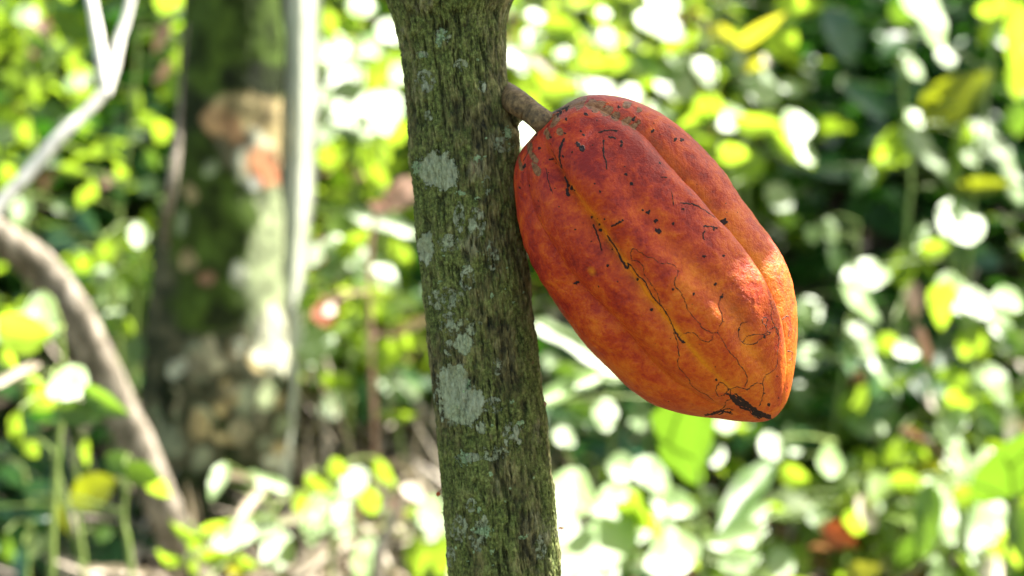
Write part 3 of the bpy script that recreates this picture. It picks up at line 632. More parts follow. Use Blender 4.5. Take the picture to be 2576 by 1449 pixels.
V, F, _ = tube(LP+[down_to_ground(LP[-1])], np.array([38, 41, 43, 46, 47, 46, 46, 47, 48, 50, 54, 58])*K*2.2, 28, 160, .09, 6); mesh('trunk', V, F, M['grey'], lean)
V, F, _ = tube([LP[0], at(-500, 200, 1.9), at(-800, -300, 1.9)], np.array([30, 26, 18])*K*2.2, 20, 30, .06, 6); mesh('branch', V, F, M['grey'], lean)
m, n, p, out = newmat('bleached_wood'); v = objco(n)
n.links.new(ramp(n, noise(n, 30, 5, .6, v), [(.3, (.50, .47, .42)), (.5, (.66, .63, .58)), (.7, (.78, .75, .70))]), p.inputs['Base Color']); p.inputs['Roughness'].default_value = .7
M['dry'] = m
br = thing('dead_branch', at(-20, 560, 2.05), 'bleached forked dead branch slanting up across the upper left, white in the sun', 'branch')
def W(P, d): return [at(x, y, d+(0.02*i)) for i, (x, y) in enumerate(P)]
V, F, _ = tube(W([(-60, 590), (0, 515), (75, 432), (150, 345), (215, 285), (262, 230)], 2.0), np.array([19, 18, 17, 18, 14, 16])*K*2.0, 16, 60, .12, 2); mesh('main_limb', V, F, m, br)
V, F, _ = tube(W([(262, 235), (285, 165), (300, 100), (322, 30), (345, -90)], 2.1), np.array([17, 15, 12, 11, 10])*K*2.0, 14, 50, .1, 3); mesh('fork', V, F, m, br)
V, F, _ = tube(W([(265, 215), (252, 130), (240, 60), (225, -20), (205, -110)], 2.1), np.array([15, 14, 13, 12, 10])*K*2.0, 14, 50, .1, 4); mesh('fork', V, F, m, br)
vine = thing('woody_vine', down_to_ground(at(480, 950, 2.8)), 'thin pale woody vine climbing beside the left edge of the mossy tree', 'vine')
V, F, _ = tube([at(470, 60, 2.5), at(455, 230, 2.5), at(446, 370, 2.45), at(432, 470, 2.42), at(418, 590, 2.5), at(450, 740, 2.68), at(480, 950, 2.8), down_to_ground(at(480, 950, 2.8))], np.array([3, 4, 10, 13, 8, 3, 3, 3])*K*2.5, 12, 80, .1, 4); mesh('stem', V, F, M['grey'], vine)

# ================================================================== named background plants
def PL(*a, **k): plant(*a, **k)
PL('climbing_plant', 'tall heart-leaved climber with a big white sunlit leaf hanging at the top right', 'climber', 2.8,
   [[(2330, -60), (2300, 60), (2274, 190), (2280, 330), (2292, 450), (2284, 560), (2276, 690), (2265, 900)]],
   [(2338, 50, 175, 130, 80, 'w', 'heart'), (2270, 30, 60, 70, 100, 'g'), (2290, 172, 80, 60, 20, 'w', 'round'), (2382, 145, 50, 50, 60, 'w', 'round'), (2222, 405, 140, 50, 105, 'y', 'heart'), (2345, 400, 150, 85, 55, 'w', 'heart'), (2340, 250, 60, 40, 80, 'o'), (2300, 300, 45, 40, 60, 'w', 'round'),
    (2412, 400, 150, 55, 100, 'y', 'heart'), (2262, 395, 45, 40, 20, 'y', 'round'), (2390, 520, 60, 40, 95, 'y'), (2170, 450, 80, 50, 120, 'g')], 1)
PL('climbing_plant', 'heart-leaved climber on the far right with a broad white leaf facing the light', 'climber', 2.85,
   [[(2510, -40), (2500, 80), (2488, 200), (2470, 330), (2450, 480), (2440, 620), (2430, 900)]],
   [(2512, 385, 150, 115, 62, 'w', 'heart'), (2555, 480, 55, 60, 40, 'w', 'round'), (2500, 20, 50, 50, 90, 'y', 'round'), (2488, 70, 90, 32, 105, 'y'), (2556, 90, 180, 50, 85, 'y'), (2570, 190, 120, 60, 100, 'y'), (2560, 300, 90, 50, 90, 'g'), (2440, 400, 50, 28, 20, 'w'), (2470, 470, 120, 40, -5, 'o')], 2)
PL('climbing_plant', 'slim climber with pale arching leaves and one wide white leaf, beneath the heart-leaved climbers', 'climber', 2.75,
   [[(2395, 520), (2398, 600), (2410, 680), (2430, 760), (2440, 860)]],
   [(2420, 560, 130, 90, -20, 'w', 'round'), (2320, 590, 110, 30, -45, 'w'), (2350, 625, 70, 45, 0, 'y'), (2260, 680, 90, 70, 70, 'y', 'round'), (2262, 670, 60, 46, 60, 'w', 'round'), (2185, 690, 150, 58, -8, 'w'), (2310, 660, 110, 24, 50, 'y', 'strap')], 3)
PL('broad_leaf_plant', 'plant with a large olive yellowing leaf in the shade behind the climbers', 'plant', 2.9,
   [[(2480, 170), (2420, 320), (2400, 600)]], [(2410, 250, 210, 95, -40, 'o'), (2180, 250, 160, 60, 35, 't'), (2080, 425, 170, 60, 0, 't'), (2120, 90, 170, 90, 60, 't'), (2440, 640, 150, 70, 20, 't')], 4)
PL('arching_plant', 'arching bright plant with long curved yellow-green leaves right above the pod', 'plant', 2.7,
   [[(1765, 60), (1790, 170), (1800, 300), (1830, 420), (1860, 700)]],
   [(1905, 310, 130, 44, 12, 'y'), (1985, 370, 150, 44, 48, 'y'), (1842, 298, 110, 62, -10, 'w'), (2003, 320, 90, 70, 110, 'w', 'round'), (2030, 392, 50, 46, 10, 'w', 'round'), (1882, 422, 100, 75, 110, 'y'), (1770, 300, 130, 40, -25, 'y'),
    (1785, 275, 80, 60, 60, 'y', 'round'), (1845, 385, 70, 46, 20, 'y'), (1960, 500, 80, 60, 70, 'w', 'round'), (1984, 553, 46, 44, 0, 'y', 'round'), (1715, 360, 90, 40, 30, 'g')], 5)
PL('yellow_leaf_shrub', 'shrub with a spray of bright yellow curled leaves at the top, right of centre', 'shrub', 2.9,
   [[(1790, -60), (1800, 60), (1850, 160), (1870, 300), (1880, 600)]],
   [(1818, 84, 70, 36, 30, 'Y'), (1905, 82, 96, 34, -32, 'Y'), (1895, 158, 54, 42, 40, 'Y'), (1862, 110, 50, 26, 10, 'y'), (1965, 105, 90, 70, 100, 'y'), (2008, 18, 110, 60, 10, 'y'), (1920, 225, 92, 84, 0, 'w', 'round'), (1992, 222, 60, 36, 0, 'w', 'round'), (1775, 185, 90, 50, 60, 'w'),
    (1700, 208, 110, 90, 20, 'w', 'round'), (1710, 150, 50, 60, 90, 'w'), (1930, 150, 30, 30, 0, 'p', 'round'), (1790, 12, 60, 40, 30, 'y')], 6)
PL('weedy_shrub', 'bright leafy shrub behind the pod stalk and pod top, with white glossy leaves', 'shrub', 2.8,
   [[(1420, -60), (1450, 100), (1480, 300), (1500, 600)], [(1620, -60), (1610, 120), (1600, 300), (1590, 600)]],
   [(1520, 33, 85, 64, 90, 'y', 'round'), (1518, 36, 34, 30, 0, 'w', 'round'), (1671, 2, 90, 70, 0, 'w', 'round'), (1665, 66, 130, 66, 15, 'w', 'round'), (1533, 95, 52, 48, 0, 'w', 'round'), (1348, 46, 60, 34, 20, 'w'), (1342, 98, 54, 46, 0, 'w', 'round'), (1412, 72, 110, 60, 10, 'y'),
    (1475, 160, 130, 46, 15, 'y'), (1425, 140, 60, 34, 10, 'w'), (1500, 238, 180, 70, -8, 'w'), (1592, 238, 50, 46, 0, 'w', 'round'), (1655, 285, 110, 44, -20, 'w'), (1370, 180, 120, 20, 40, 'p', 'strap'), (1320, 330, 100, 46, 80, 'w'), (1330, 250, 120, 50, 60, 'y'), (1400, 225, 90, 60, 10, 'y'),
    (1300, 150, 80, 50, 60, 'w'), (1560, 150, 90, 40, -30, 'y'), (1630, 165, 110, 50, 20, 'g'), (1710, 110, 100, 40, -20, 'y')], 7)
PL('weedy_shrub', 'sunlit shrub seen in the gap between the two trunks, its upper leaves washed out white', 'shrub', 3.0,
   [[(900, -60), (905, 150), (900, 350), (890, 600)], [(960, 80), (965, 250), (960, 500)]],
   [(910, 20, 62, 54, 0, 'w', 'round'), (985, 78, 70, 60, 60, 'w'), (862, 190, 100, 90, 80, 'w', 'round'), (930, 125, 80, 60, 30, 'w', 'round'), (875, 250, 100, 80, 20, 'w', 'round'), (958, 275, 120, 80, 70, 'w'), (872, 315, 130, 70, 10, 'w'), (835, 120, 90, 70, 60, 'w', 'round'), (950, 190, 100, 60, 110, 'y'), (830, 60, 90, 50, 70, 'y'),
    (835, 390, 80, 50, -20, 'y'), (905, 385, 60, 50, 20, 'y'), (960, 370, 90, 50, 80, 'y'), (880, 60, 60, 50, 0, 'y'), (1000, 330, 60, 60, 0, 'y'), (815, 250, 60, 90, 90, 'w', 'round'), (815, 340, 50, 60, 90, 'w'), (1000, 180, 60, 60, 60, 'w', 'round'), (855, 450, 70, 50, 30, 'y'), (945, 440, 80, 46, 50, 'y')], 8)
PL('weedy_shrub', 'leafy shrub lower in the gap between the trunks, arching pale leaves beside white ones', 'shrub', 2.7,
   [[(900, 560), (890, 700), (880, 900), (880, 1000)], [(1010, 560), (990, 750), (980, 950)]],
   [(965, 560, 180, 40, 15, 'w'), (880, 620, 130, 50, -35, 'y'), (845, 625, 60, 56, 0, 'w', 'round'), (905, 655, 60, 50, 30, 'w', 'round'), (840, 680, 60, 46, 0, 'w', 'round'), (950, 690, 120, 50, 35, 'w'), (1010, 640, 90, 40, 60, 'y'), (795, 862, 95, 70, 10, 'w', 'round'), (770, 900, 70, 60, 80, 'w'), (975, 890, 130, 70, -20, 'y'), (920, 930, 80, 70, 60, 'y', 'round'),
    (1010, 975, 110, 56, 25, 'w'), (945, 1000, 60, 50, 0, 'w', 'round'), (835, 1022, 60, 52, 40, 'w', 'round'), (850, 960, 90, 40, 10, 'y'), (1000, 1045, 110, 26, 0, 'y'), (1040, 1000, 90, 60, 30, 'g'), (930, 780, 60, 60, 60, 'y', 'round'), (900, 850, 60, 40, 80, 'y'), (1030, 860, 60, 80, 90, 'y'), (785, 640, 50, 60, 60, 'w'), (780, 760, 60, 60, 60, 'y')], 9)
PL('dry_plant', 'withered stem with a curled pinkish brown leaf, left of the cacao trunk', 'plant', 2.5,
   [[(1030, 470), (985, 520), (940, 560), (930, 760)]], [(1008, 485, 120, 60, -45, 'b'), (960, 520, 70, 30, 10, 'b'), (820, 790, 66, 60, 60, 'r', 'round'), (830, 780, 30, 28, 0, 'p', 'round'), (1040, 820, 120, 20, -30, 'b')], 10, stemmat='b')
PL('broad_blade_plant', 'plant with a wide glowing lime-green upright leaf just under the pod', 'plant', 1.9,
   [[(1745, 1010), (1760, 1200), (1765, 1350), (1765, 1460)]], [(1738, 1128, 300, 132, 88, 'l', 'taper'), (1885, 1235, 260, 60, -38, 'g', 'blade'), (1450, 870, 220, 34, 30, 'w', 'strap'), (1470, 965, 220, 34, -20, 'w', 'strap'), (1545, 938, 70, 40, -5, 'w')], 11, spread=.03, r=.004)
PL('broad_blade_plant', 'plant with a big mid-green leaf leaning in from the lower right edge', 'plant', 1.95,
   [[(2620, 980), (2560, 1250), (2530, 1460)]], [(2550, 1180, 270, 100, 112, 'l', 'blade'), (2576, 1350, 160, 80, 70, 'g', 'blade'), (2330, 1310, 190, 62, 100, 'g', 'blade')], 12, spread=.03)
PL('glossy_herb', 'low herb with very large white-lit leaves at the bottom, below the pod', 'herb', 2.1,
   [[(1500, 1290), (1520, 1400), (1530, 1500)], [(1700, 1240), (1660, 1350), (1640, 1500)]],
   [(1440, 1245, 120, 90, 20, 'w'), (1400, 1330, 130, 90, 30, 'w'), (1530, 1362, 250, 80, -12, 'w'), (1500, 1425, 260, 70, -8, 'w'), (1670, 1350, 130, 60, 60, 'w'), (1700, 1395, 160, 70, -8, 'w'), (1860, 1348, 160, 56, -6, 'w'), (1862, 1408, 110, 56, -4, 'w'), (1965, 1418, 74, 56, 0, 'w', 'round'),
    (1640, 1195, 110, 56, 32, 'w'), (1565, 1177, 74, 54, 10, 'w'), (1697, 1268, 120, 52, 16, 'w'), (1545, 1260, 120, 60, -20, 'w'), (1420, 1100, 60, 34, 30, 'w'), (1790, 1420, 100, 60, 60, 'g'), (1620, 1290, 120, 50, 60, 'y'), (1590, 1300, 110, 40, 40, 'y'), (1390, 1420, 120, 60, 20, 'w')], 13)
PL('weedy_shrub', 'dark shrub with small round white glints under the left side of the pod', 'shrub', 2.5,
   [[(1560, 960), (1540, 1100), (1520, 1300)], [(1620, 980), (1630, 1200)]],
   [(1522, 1045, 64, 50, 85, 'w', 'round'), (1608, 1045, 74, 54, 50, 'w', 'round'), (1415, 1088, 46, 42, 0, 'w', 'round'), (1385, 910, 40, 38, 0, 'w', 'round'), (1375, 1005, 44, 40, 0, 'w', 'round'), (1470, 1185, 50, 46, 0, 'w', 'round'), (1825, 1062, 60, 40, 0, 'w', 'round'), (1800, 1140, 50, 46, 0, 'w', 'round'),
    (1430, 950, 110, 60, 30, 'g'), (1490, 1130, 120, 60, -20, 't'), (1590, 1110, 120, 60, 40, 't'), (1460, 1040, 90, 50, 20, 'g'), (1850, 1080, 120, 40, 15, 'y'), (1840, 1180, 70, 50, 80, 'y'), (1900, 1090, 60, 40, 10, 'g')], 14)
PL('glossy_shrub', 'shrub right of the pod with white glossy leaves against a dark hollow', 'shrub', 2.6,
   [[(2160, 560), (2150, 760), (2120, 950), (2080, 1180)], [(2250, 800), (2240, 1000), (2200, 1200)]],
   [(2052, 900, 120, 50, 10, 'w'), (2165, 765, 120, 46, 42, 'w'), (2165, 862, 100, 54, 60, 'w'), (2285, 880, 74, 38, -5, 'w'), (2228, 938, 90, 40, 40, 'w'), (2262, 958, 100, 34, -25, 'y'), (2015, 1000, 66, 56, 80, 'w', 'round'), (2040, 1055, 100, 54, 90, 'w'), (2035, 785, 66, 60, 80, 'w', 'round'), (2000, 815, 60, 50, 0, 'w', 'round'),
    (2230, 865, 56, 50, 60, 'y', 'round'), (2110, 655, 90, 50, 60, 'g'), (2180, 1070, 110, 50, 10, 'w'), (2245, 1048, 66, 46, -10, 'w', 'round'), (2120, 1060, 120, 56, -50, 'y'), (2150, 1010, 100, 50, -60, 'y'), (2100, 1090, 90, 46, 10, 'y'), (2085, 580, 60, 50, 50, 'w', 'round'), (2045, 590, 40, 36, 0, 'w', 'round'), (2300, 755, 100, 40, 100, 'b'), (2150, 950, 60, 40, 70, 'b')], 15)
PL('glossy_shrub', 'tangled shrub at the right edge with cupped yellow-rimmed white leaves', 'shrub', 2.5,
   [[(2390, 690), (2440, 850), (2460, 1100), (2470, 1300)], [(2310, 860), (2340, 960), (2370, 1080), (2420, 1300)]],
   [(2400, 742, 130, 80, -10, 'w'), (2372, 775, 110, 56, 95, 'y', 'heart'), (2372, 770, 60, 34, 95, 'w'), (2460, 765, 90, 60, 20, 'w'), (2540, 755, 90, 50, 10, 'w'), (2440, 862, 90, 62, 110, 'y'), (2440, 860, 50, 30, 110, 'w'), (2508, 965, 90, 62, 70, 'w'), (2468, 965, 56, 52, 0, 'w', 'round'), (2412, 1048, 90, 46, -25, 'w'), (2378, 1025, 50, 46, 0, 'w', 'round'),
    (2325, 870, 110, 24, 65, 'b', 'strap'), (2400, 1115, 110, 34, 60, 'w', 'strap'), (2420, 1000, 70, 60, 30, 'y', 'round'), (2350, 1010, 40, 40, 0, 'p', 'round'), (2400, 950, 80, 46, 20, 'y'), (2540, 860, 90, 46, 60, 'g'), (2520, 820, 70, 60, 0, 'w', 'round'), (2490, 1060, 100, 50, 40, 'g'), (2340, 1130, 160, 14, 35, 'b', 'strap')], 16)
PL('sunny_shrub', 'dense lime-green shrub in the lower right, crowded with small bright leaves', 'shrub', 2.4,
   [[(2100, 1110), (2130, 1300), (2130, 1500)], [(2260, 1110), (2260, 1300), (2250, 1500)]],
   [(2090, 1165, 74, 56, 10, 'w', 'round'), (2148, 1182, 48, 46, 0, 'w', 'round'), (2210, 1228, 62, 64, 80, 'w', 'round'), (1995, 1110, 56, 52, 0, 'w', 'round'), (1942, 1125, 66, 50, 20, 'w', 'round'), (2300, 1140, 80, 60, 120, 'y'), (2250, 1135, 80, 60, 60, 'y'), (2190, 1160, 90, 56, -30, 'y'), (2340, 1190, 90, 60, 40, 'Y'), (2280, 1210, 80, 50, 10, 'y'), (2040, 1210, 110, 56, -15, 'y'),
    (2120, 1250, 100, 50, 30, 'y'), (2000, 1200, 100, 50, 40, 'y'), (1960, 1290, 100, 34, 20, 'y'), (2010, 1255, 80, 50, 0, 'w', 'round'), (1900, 1300, 90, 40, -30, 'w'), (2228, 1335, 120, 64, 80, 'w', 'heart'), (2110, 1345, 100, 60, 30, 'r'), (2140, 1380, 60, 40, 60, 'r'), (2115, 1415, 96, 56, 35, 'w'), (2180, 1290, 90, 60, 60, 'p'), (2160, 1310, 80, 50, 100, 'y'),
    (2060, 1300, 70, 50, 20, 'w'), (2020, 1350, 60, 40, 30, 'w'), (2280, 1390, 120, 50, 100, 'g'), (2080, 1280, 120, 46, 95, 'g'), (2170, 1440, 90, 50, -20, 'Y'), (2230, 1430, 60, 40, 20, 'p')], 17, spread=.2)
PL('sunny_shrub', 'blown-out white and lime shrub in the lower right corner', 'shrub', 2.3,
   [[(2420, 1200), (2430, 1350), (2440, 1500)], [(2520, 1240), (2500, 1500)]],
   [(2378, 1312, 100, 80, 85, 'w', 'heart'), (2460, 1320, 170, 90, -15, 'w'), (2490, 1290, 90, 80, 100, 'w', 'round'), (2440, 1400, 120, 70, 110, 'w'), (2400, 1172, 70, 50, 30, 'w'), (2450, 1185, 60, 46, 90, 'w'), (2492, 1170, 70, 54, 100, 'w'), (2350, 1240, 90, 44, 0, 'w'), (2520, 1400, 80, 60, 40, 'y'), (2440, 1250, 90, 60, 10, 'y'), (2420, 1240, 70, 50, 70, 'w'),
    (2540, 1340, 70, 60, 90, 'y'), (2500, 1440, 100, 60, 0, 'p'), (2360, 1420, 100, 60, 40, 'w'), (2310, 1230, 60, 50, 20, 'y'), (2350, 1370, 80, 40, 20, 'y')], 18, spread=.2)
PL('sunny_herb', 'pale herb with small washed-out leaves low between the mossy tree and the cacao trunk', 'herb', 2.15,
   [[(830, 1200), (835, 1350), (840, 1500)], [(690, 1280), (700, 1400), (700, 1500)]],
   [(825, 1278, 110, 74, -20, 'w'), (860, 1310, 80, 50, 60, 'w'), (790, 1320, 80, 56, 90, 'w'), (892, 1212, 60, 52, 70, 'w', 'round'), (668, 1325, 76, 48, 20, 'w'), (606, 1340, 62, 52, 0, 'w', 'round'), (560, 1362, 52, 40, 30, 'w'), (702, 1388, 80, 60, 30, 'w'), (820, 1400, 190, 24, -30, 'p', 'strap'), (922, 1408, 90, 60, 100, 'w'), (1085, 1290, 66, 60, 20, 'w', 'round'), (1100, 1330, 60, 50, 40, 'w'),
    (672, 1215, 110, 20, 20, 'w', 'strap'), (590, 1205, 110, 14, 8, 'p', 'strap'), (636, 1262, 80, 24, -55, 'p', 'strap'), (725, 1316, 80, 18, -8, 'p', 'strap'), (548, 1207, 70, 32, 95, 'w', 'round'), (930, 1260, 90, 50, 80, 'y'), (970, 1190, 90, 40, 60, 'y'), (800, 1220, 80, 40, 30, 'y'), (760, 1270, 70, 40, 100, 'y'), (1050, 1400, 100, 60, 90, 'y'), (1110, 1400, 110, 60, 95, 'y'),
    (850, 1180, 60, 50, 20, 'y', 'round'), (1000, 1280, 60, 30, 60, 'b'), (900, 1290, 50, 34, 100, 'b'), (1040, 1240, 70, 30, 30, 'p')], 19, spread=.2)
PL('fallen_twig', 'slender pale pinkish dead twig standing aslant left of the cacao trunk base', 'twig', 1.9, [[(1015, 1255), (990, 1310), (965, 1370), (950, 1460)]], [], 20, r=.0075, stemmat='p')
PL('seedling', 'small seedling with oval lime leaves at the bottom, in front of the leaning trunk foot', 'seedling', 1.9,
   [[(470, 1310), (480, 1390), (490, 1470)]], [(425, 1402, 84, 36, 195, 'y'), (540, 1402, 100, 38, -12, 'y'), (468, 1335, 110, 28, 200, 'y'), (490, 1362, 60, 40, -10, 'y'), (540, 1325, 90, 28, -20, 'y'), (490, 1430, 50, 30, 80, 'y'), (620, 1415, 60, 40, 10, 'y'), (590, 1430, 40, 36, 20, 'Y')], 21)
PL('leafy_sapling', 'sapling with a drooping olive-green leaf low in front of the leaning trunk, lower left', 'sapling', 1.85,
   [[(330, 1160), (310, 1300), (330, 1460)]], [(228, 1238, 160, 80, 155, 'o'), (300, 1165, 100, 56, 200, 'g'), (395, 1220, 90, 50, 45, 'y'), (360, 1190, 90, 60, 30, 'g'), (60, 1290, 160, 30, 10, 't', 'strap'), (100, 1230, 90, 50, -20, 't')], 22)
PL('leafy_sapling', 'plant with one huge pale yellow leaf glowing at the left edge', 'sapling', 1.75,
   [[(150, 800), (160, 960), (140, 1200), (130, 1460)]], [(50, 832, 190, 96, 184, 'y', 'blade'), (50, 830, 150, 74, 184, 'w'), (102, 785, 100, 50, 70, 'w'), (100, 990, 140, 70, 200, 'y'), (90, 960, 60, 40, 20, 'y'), (50, 1082, 110, 48, 90, 'y'), (175, 966, 80, 68, 20, 'w', 'round'), (25, 900, 60, 40, 60, 'y'), (45, 940, 110, 22, -35, 'p', 'strap'), (260, 1010, 140, 60, 30, 'g'), (200, 1040, 120, 60, 10, 'g'), (80, 1130, 50, 40, 60, 'y')], 23)
PL('leafy_shrub', 'small-leaved shrub in the upper left corner, dappled lime and green', 'shrub', 2.8,
   [[(60, -60), (70, 150), (80, 350), (60, 560), (70, 760)], [(350, 60), (330, 300), (300, 560), (300, 800)]],
   [(68, 40, 50, 46, 0, 'w', 'round'), (108, 78, 74, 32, 60, 'b'), (25, 25, 46, 44, 0, 'g', 'round'), (60, 170, 80, 46, 60, 'y'), (30, 205, 80, 40, 30, 'y'), (85, 215, 60, 40, 80, 'y'), (30, 290, 80, 46, 10, 'y'), (70, 330, 80, 50, 80, 'y'), (15, 340, 50, 50, 0, 'w', 'round'), (135, 285, 90, 46, 10, 'g'), (205, 135, 110, 34, -45, 'y'), (215, 210, 120, 62, 8, 'y'), (195, 208, 50, 40, 0, 'w', 'round'), (235, 205, 60, 40, 0, 'w'),
    (265, 372, 110, 44, -12, 'y'), (180, 430, 80, 34, 12, 'y'), (345, 260, 100, 36, 75, 'y'), (410, 330, 56, 50, 0, 'y', 'round'), (372, 305, 60, 40, 0, 'y'), (375, 470, 44, 42, 0, 'w', 'round'), (232, 480, 60, 42, 80, 'y'), (425, 0, 100, 60, 10, 'y'), (450, 140, 90, 36, 90, 'y'), (440, 215, 80, 46, 90, 'y'), (408, 90, 90, 34, 115, 'b'), (405, 180, 70, 30, 120, 'b'), (270, 455, 40, 36, 0, 'b', 'round'),
    (300, 490, 60, 30, 70, 'g'), (210, 500, 50, 44, 0, 'y', 'round'), (160, 520, 60, 40, 30, 'g'), (120, 400, 70, 40, 20, 'g'), (310, 430, 60, 30, 20, 'y'), (25, 440, 60, 50, 30, 'y'), (100, 110, 80, 40, 30, 'g'), (380, 400, 60, 36, 60, 'g'), (320, 20, 90, 40, 10, 'g'), (180, 60, 140, 60, 30, 'g'), (500, 60, 60, 40, 60, 'g')], 24, spread=.25)
PL('leafy_shrub', 'shrub behind the leaning trunk with scattered lime leaves and round glints', 'shrub', 2.7,
   [[(260, 600), (280, 760), (300, 900)], [(360, 620), (340, 800), (340, 950)]],
   [(350, 592, 62, 34, 70, 'w'), (265, 640, 60, 56, 0, 'y', 'round'), (195, 660, 60, 40, 60, 'y'), (332, 702, 100, 30, 25, 'y'), (256, 697, 44, 42, 0, 'w', 'round'), (52, 530, 70, 34, 80, 'w'), (285, 820, 60, 50, 30, 'y'), (285, 805, 50, 40, 60, 'w', 'round'), (328, 830, 60, 40, 80, 'y'), (342, 880, 70, 40, 70, 'w'), (330, 932, 46, 42, 0, 'w', 'round'), (375, 560, 80, 34, 100, 'y'), (110, 640, 60, 40, 30, 'b'), (390, 640, 60, 30, 100, 'g'), (390, 720, 60, 36, 90, 'g'),
    (150, 600, 90, 50, 20, 't'), (220, 560, 90, 50, 50, 't')], 25, spread=.2)
PL('weed', 'thin-stemmed weed with narrow leaves in the dark lower left corner', 'weed', 2.1,
   [[(130, 1130), (160, 1250), (200, 1400), (220, 1480)], [(190, 1120), (195, 1300), (210, 1480)], [(60, 1180), (80, 1300), (70, 1480)]],
   [(95, 1372, 40, 36, 0, 'w', 'round'), (215, 1140, 80, 26, 100, 'y'), (160, 1310, 120, 20, 60, 'o', 'strap'), (60, 1420, 90, 50, 60, 't'), (260, 1340, 46, 42, 0, 'g', 'round'), (90, 1290, 36, 30, 0, 'b', 'round'), (30, 1200, 80, 40, 60, 't'), (20, 1380, 90, 40, 90, 'g'), (300, 1440, 160, 16, 12, 'p', 'strap')], 26)

# ================================================================== mass of undergrowth on the slope
rs = np.random.default_rng(99)
C, L, Wd, D, Nn, Rn = [], [], [], [], [], []
def project(p):
    q = p-CAM; d = q@F_; return PW/2+(q@R_)/(K*d), PH/2-(q@U_)/(K*d), d
cnt = 0
SHADE_Z = [(2150, 300, 210, 370), (2380, 330, 260, 380), (230, 1250, 330, 260), (1500, 1040, 180, 150), (230, 850, 260, 330), (2140, 850, 170, 230), (330, 420, 150, 200), (600, 1350, 200, 160)]  # shaded zones: the shade is put into a darker leaf colour
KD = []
SUN_Z = [(890, 230, 150, 330), (900, 950, 170, 240), (2200, 1330, 480, 200), (1520, 1350, 300, 130), (1640, 180, 260, 190), (850, 1300, 200, 150)]  # sunny zones: the light is put into a paler leaf colour
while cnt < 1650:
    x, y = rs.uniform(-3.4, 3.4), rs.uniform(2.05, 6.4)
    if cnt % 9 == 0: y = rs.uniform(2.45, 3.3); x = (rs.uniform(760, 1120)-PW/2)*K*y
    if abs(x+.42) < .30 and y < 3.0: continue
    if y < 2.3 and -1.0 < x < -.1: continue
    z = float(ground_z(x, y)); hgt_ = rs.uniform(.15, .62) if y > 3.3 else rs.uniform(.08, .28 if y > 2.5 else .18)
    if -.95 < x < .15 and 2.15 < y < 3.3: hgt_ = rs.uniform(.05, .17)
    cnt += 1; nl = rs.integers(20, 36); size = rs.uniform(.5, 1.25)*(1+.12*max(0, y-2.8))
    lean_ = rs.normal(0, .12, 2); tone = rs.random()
    qx, qy, _ = project(np.array([x, y, z+hgt_*.6])); dark = any(((qx-a)/c_)**2+((qy-b)/d_)**2 < 1 for a, b, c_, d_ in SHADE_Z) or rs.random() < .25
    if any(((qx-a)/c_)**2+((qy-b)/d_)**2 < 1 for a, b, c_, d_ in SUN_Z): dark = 2 if rs.random() < .8 else 0
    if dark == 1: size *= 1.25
    for k in range(nl):
        f = rs.random()**.7; a = rs.uniform(0, 2*np.pi); rad = rs.uniform(.01, .13)*(1.2-f*.5)
        P0 = np.array([x+lean_[0]*f+rad*math.cos(a), y+lean_[1]*f+rad*math.sin(a), z+hgt_*f])
        dr = np.array([math.cos(a), math.sin(a), rs.normal(-.1, .35)])
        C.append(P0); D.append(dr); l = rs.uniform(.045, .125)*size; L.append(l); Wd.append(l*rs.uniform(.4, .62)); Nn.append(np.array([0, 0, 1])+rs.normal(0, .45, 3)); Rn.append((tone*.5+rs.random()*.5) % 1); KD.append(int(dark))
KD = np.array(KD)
for sel, mt, lab in ((KD == 2, 'suntone', 'leaf mass low on the slope with sunlight put into its pale colour'), (KD == 0, 'under', 'mass of bright blurred leaves covering the slope behind the trees'), (KD == 1, 'dark', 'leaf mass with the shade of the hollows put into its dark green colour')):
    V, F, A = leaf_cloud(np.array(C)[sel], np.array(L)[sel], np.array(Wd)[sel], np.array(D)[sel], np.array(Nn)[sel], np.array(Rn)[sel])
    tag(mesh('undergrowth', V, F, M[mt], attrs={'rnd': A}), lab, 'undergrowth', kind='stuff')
if 0: V, F, A = leaf_cloud(np.array(C), np.array(L), np.array(Wd), np.array(D), np.array(Nn), np.array(Rn))
# fallen leaves and dry stalks on the ground
nL = 3000; x = rs.uniform(-3.5, 3.5, nL); y = rs.uniform(.3, 4.2, nL)
C = np.stack([x, y, ground_z(x, y)+rs.uniform(.004, .03, nL)], -1); a = rs.uniform(0, 2*np.pi, nL)
D = np.stack([np.cos(a), np.sin(a), rs.normal(0, .25, nL)], -1); L = rs.uniform(.03, .11, nL)
V, F, A = leaf_cloud(C, L, L*rs.uniform(.3, .5, nL), D, np.array([0, 0, 1])+rs.normal(0, .3, (nL, 3)), rs.random(nL))
tag(mesh('leaf_litter', V, F, M['litter'], attrs={'rnd': A}), 'brown fallen leaves scattered over the soil', 'leaf litter', kind='stuff')
nG = 420; mbx = []
nS = 1500; x = rs.uniform(-1.0, 1.6, nS); x[:800] = rs.uniform(-.9, .0, 800); y = rs.uniform(2.0, 3.3, nS); a = rs.uniform(0, 2*np.pi, nS)
C = np.stack([x, y, ground_z(x, y)+rs.uniform(.01, .07, nS)], -1); L = rs.uniform(.03, .12, nS)
V, F, A = leaf_cloud(C, L, L*rs.uniform(.08, .35, nS), np.stack([np.cos(a), np.sin(a), rs.normal(.1, .3, nS)], -1), np.array([0, 0, 1])+rs.normal(0, .35, (nS, 3)), rs.random(nS))
tag(mesh('straw_litter', V, F, M['p'], attrs={'rnd': A}), 'bleached straw and dry leaf bits lying between the two trunks', 'leaf litter', kind='stuff')
x = np.concatenate([rs.uniform(-.75, .15, 260), rs.uniform(-2.5, 2.5, nG-260)]); y = np.concatenate([rs.uniform(2.0, 3.0, 260), rs.uniform(2.0, 3.4, nG-260)])
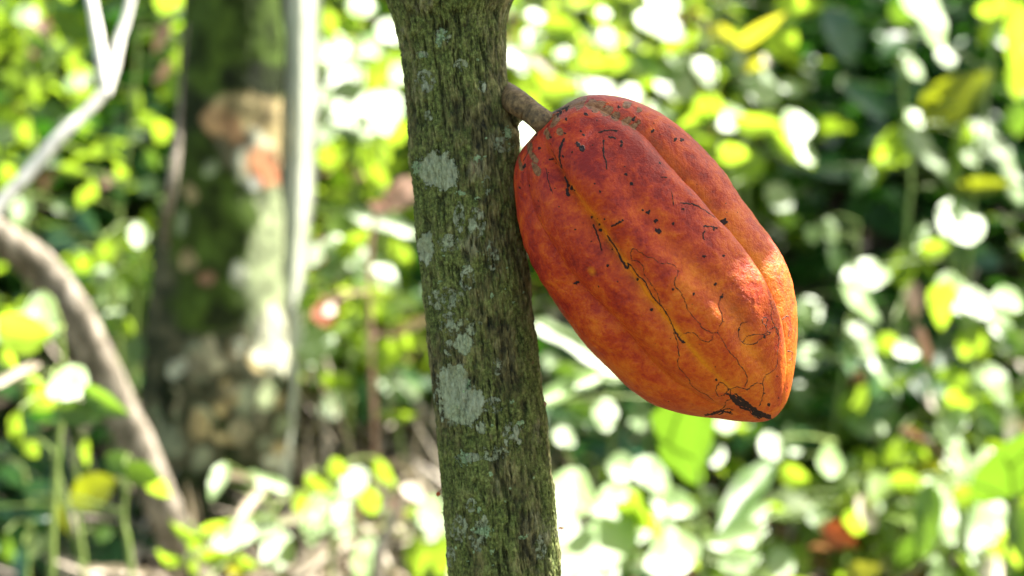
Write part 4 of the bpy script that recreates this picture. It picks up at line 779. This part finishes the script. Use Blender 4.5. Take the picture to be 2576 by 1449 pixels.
C = np.stack([x, y, ground_z(x, y)], -1); D = np.stack([rs.normal(0, .6, nG), rs.normal(0, .5, nG), np.ones(nG)], -1); L = rs.uniform(.08, .34, nG)
V, F, A = leaf_cloud(C, L, rs.uniform(.003, .008, nG), D, rs.normal(0, 1, (nG, 3)), rs.random(nG), nu=6, shape='strap', bend=.5, fold=0)
tag(mesh('dry_grass', V, F, M['p'], attrs={'rnd': A}), 'pale dry grass stalks poking up from the slope', 'grass', kind='stuff')

# ================================================================== shade crowns (unseen leaf clusters added above the frame to shade chosen spots)
def shade_crown(parent, spots, seed, mat='blocker', trunk_top=None, bmat=None):
    rs = np.random.default_rng(seed); C, D, L, Wd, Nn, Rn = [], [], [], [], [], []
    for (px, py, d, r, k, dens) in spots:
        c = at(px, py, d) + SUN*k  # unseen cluster, set up the sun ray from the spot it shades
        for _ in range(int(dens)):
            o = rs.normal(0, 1, 3); o = o/np.linalg.norm(o)*r*rs.random()**.45; o -= SUN*np.dot(o, SUN)*.2
            a = rs.uniform(0, 2*np.pi); dd_ = unit([math.cos(a), math.sin(a), rs.normal(-.5, .3)]); l = rs.uniform(.45, .95)*r+.02
            q0 = project(c+o); q1 = project(c+o+dd_*l); nu_ = unit(SUN+rs.normal(0, .35, 3)); mg = .25*l/(K*q0[2])+30
            if min(q0[2], q1[2]) > 0 and max(q0[1], q1[1]) > -mg and -mg < q0[0] < PW+mg: continue
            C.append(c+o); D.append(dd_); L.append(l); Wd.append(l*rs.uniform(.34, .44)); Nn.append(nu_); Rn.append(rs.random())
        if trunk_top is not None:
            bark_branch([trunk_top, (trunk_top+c)/2+np.array([0, 0, .25]), c], [.022, .014, .006], 'branch', parent, bmat, 12, 20, .1)  # added limb tying the shade cluster to its tree
    V, F, A = leaf_cloud(np.array(C), np.array(L), np.array(Wd), np.array(D), np.array(Nn), np.array(Rn))
    mesh('shade_crown', V, F, M[mat], parent, attrs={'rnd': A})
# front tree: clusters added to shade its trunk and the pod's upper half
shade_crown(cacao, [(1480, 310, .78, .07, .62, 34), (1640, 360, .77, .065, .66, 40), (1740, 470, .75, .04, .60, 26), (1600, 540, .73, .045, .64, 26), (1680, 640, .73, .04, .66, 24), (1560, 400, .73, .05, .62, 26), (1300, 60, .8, .07, .55, 26), (1300, 230, .8, .06, .6, 26), (300, -1300, 1.1, .25, 0, 40)], 4)
MTOP = at(600, -480, DM)
shade_crown(mid, [(1480, 950, 2.9, .26, 1.9, 46), (-500, 500, 2.8, .3, 1.6, 30)], 5, trunk_top=MTOP, bmat=M['pale'])
far_base = np.array([2.6, 5.0, float(ground_z(2.6, 5.0))])  # unseen tree added to hold shade clusters over the slope
far = thing('added_shade_tree', far_base, 'unseen tree added on the slope to carry leaf clusters that shade the undergrowth', 'tree')
FTOP = far_base+np.array([-.2, 0, 3.2])
bark_branch([far_base-np.array([0, 0, .1]), far_base+np.array([0, 0, 1.6]), FTOP], [.12, .10, .07], 'trunk', far, M['pale'], 24, 40, .06)
shade_crown(far, [(2150, 280, 3.3, .34, 1.7, 70), (2050, 120, 3.4, .22, 1.5, 30), (2120, 880, 3.0, .22, 2.0, 34), (1720, 1020, 2.9, .18, 2.1, 26)], 6, trunk_top=FTOP, bmat=M['pale'])
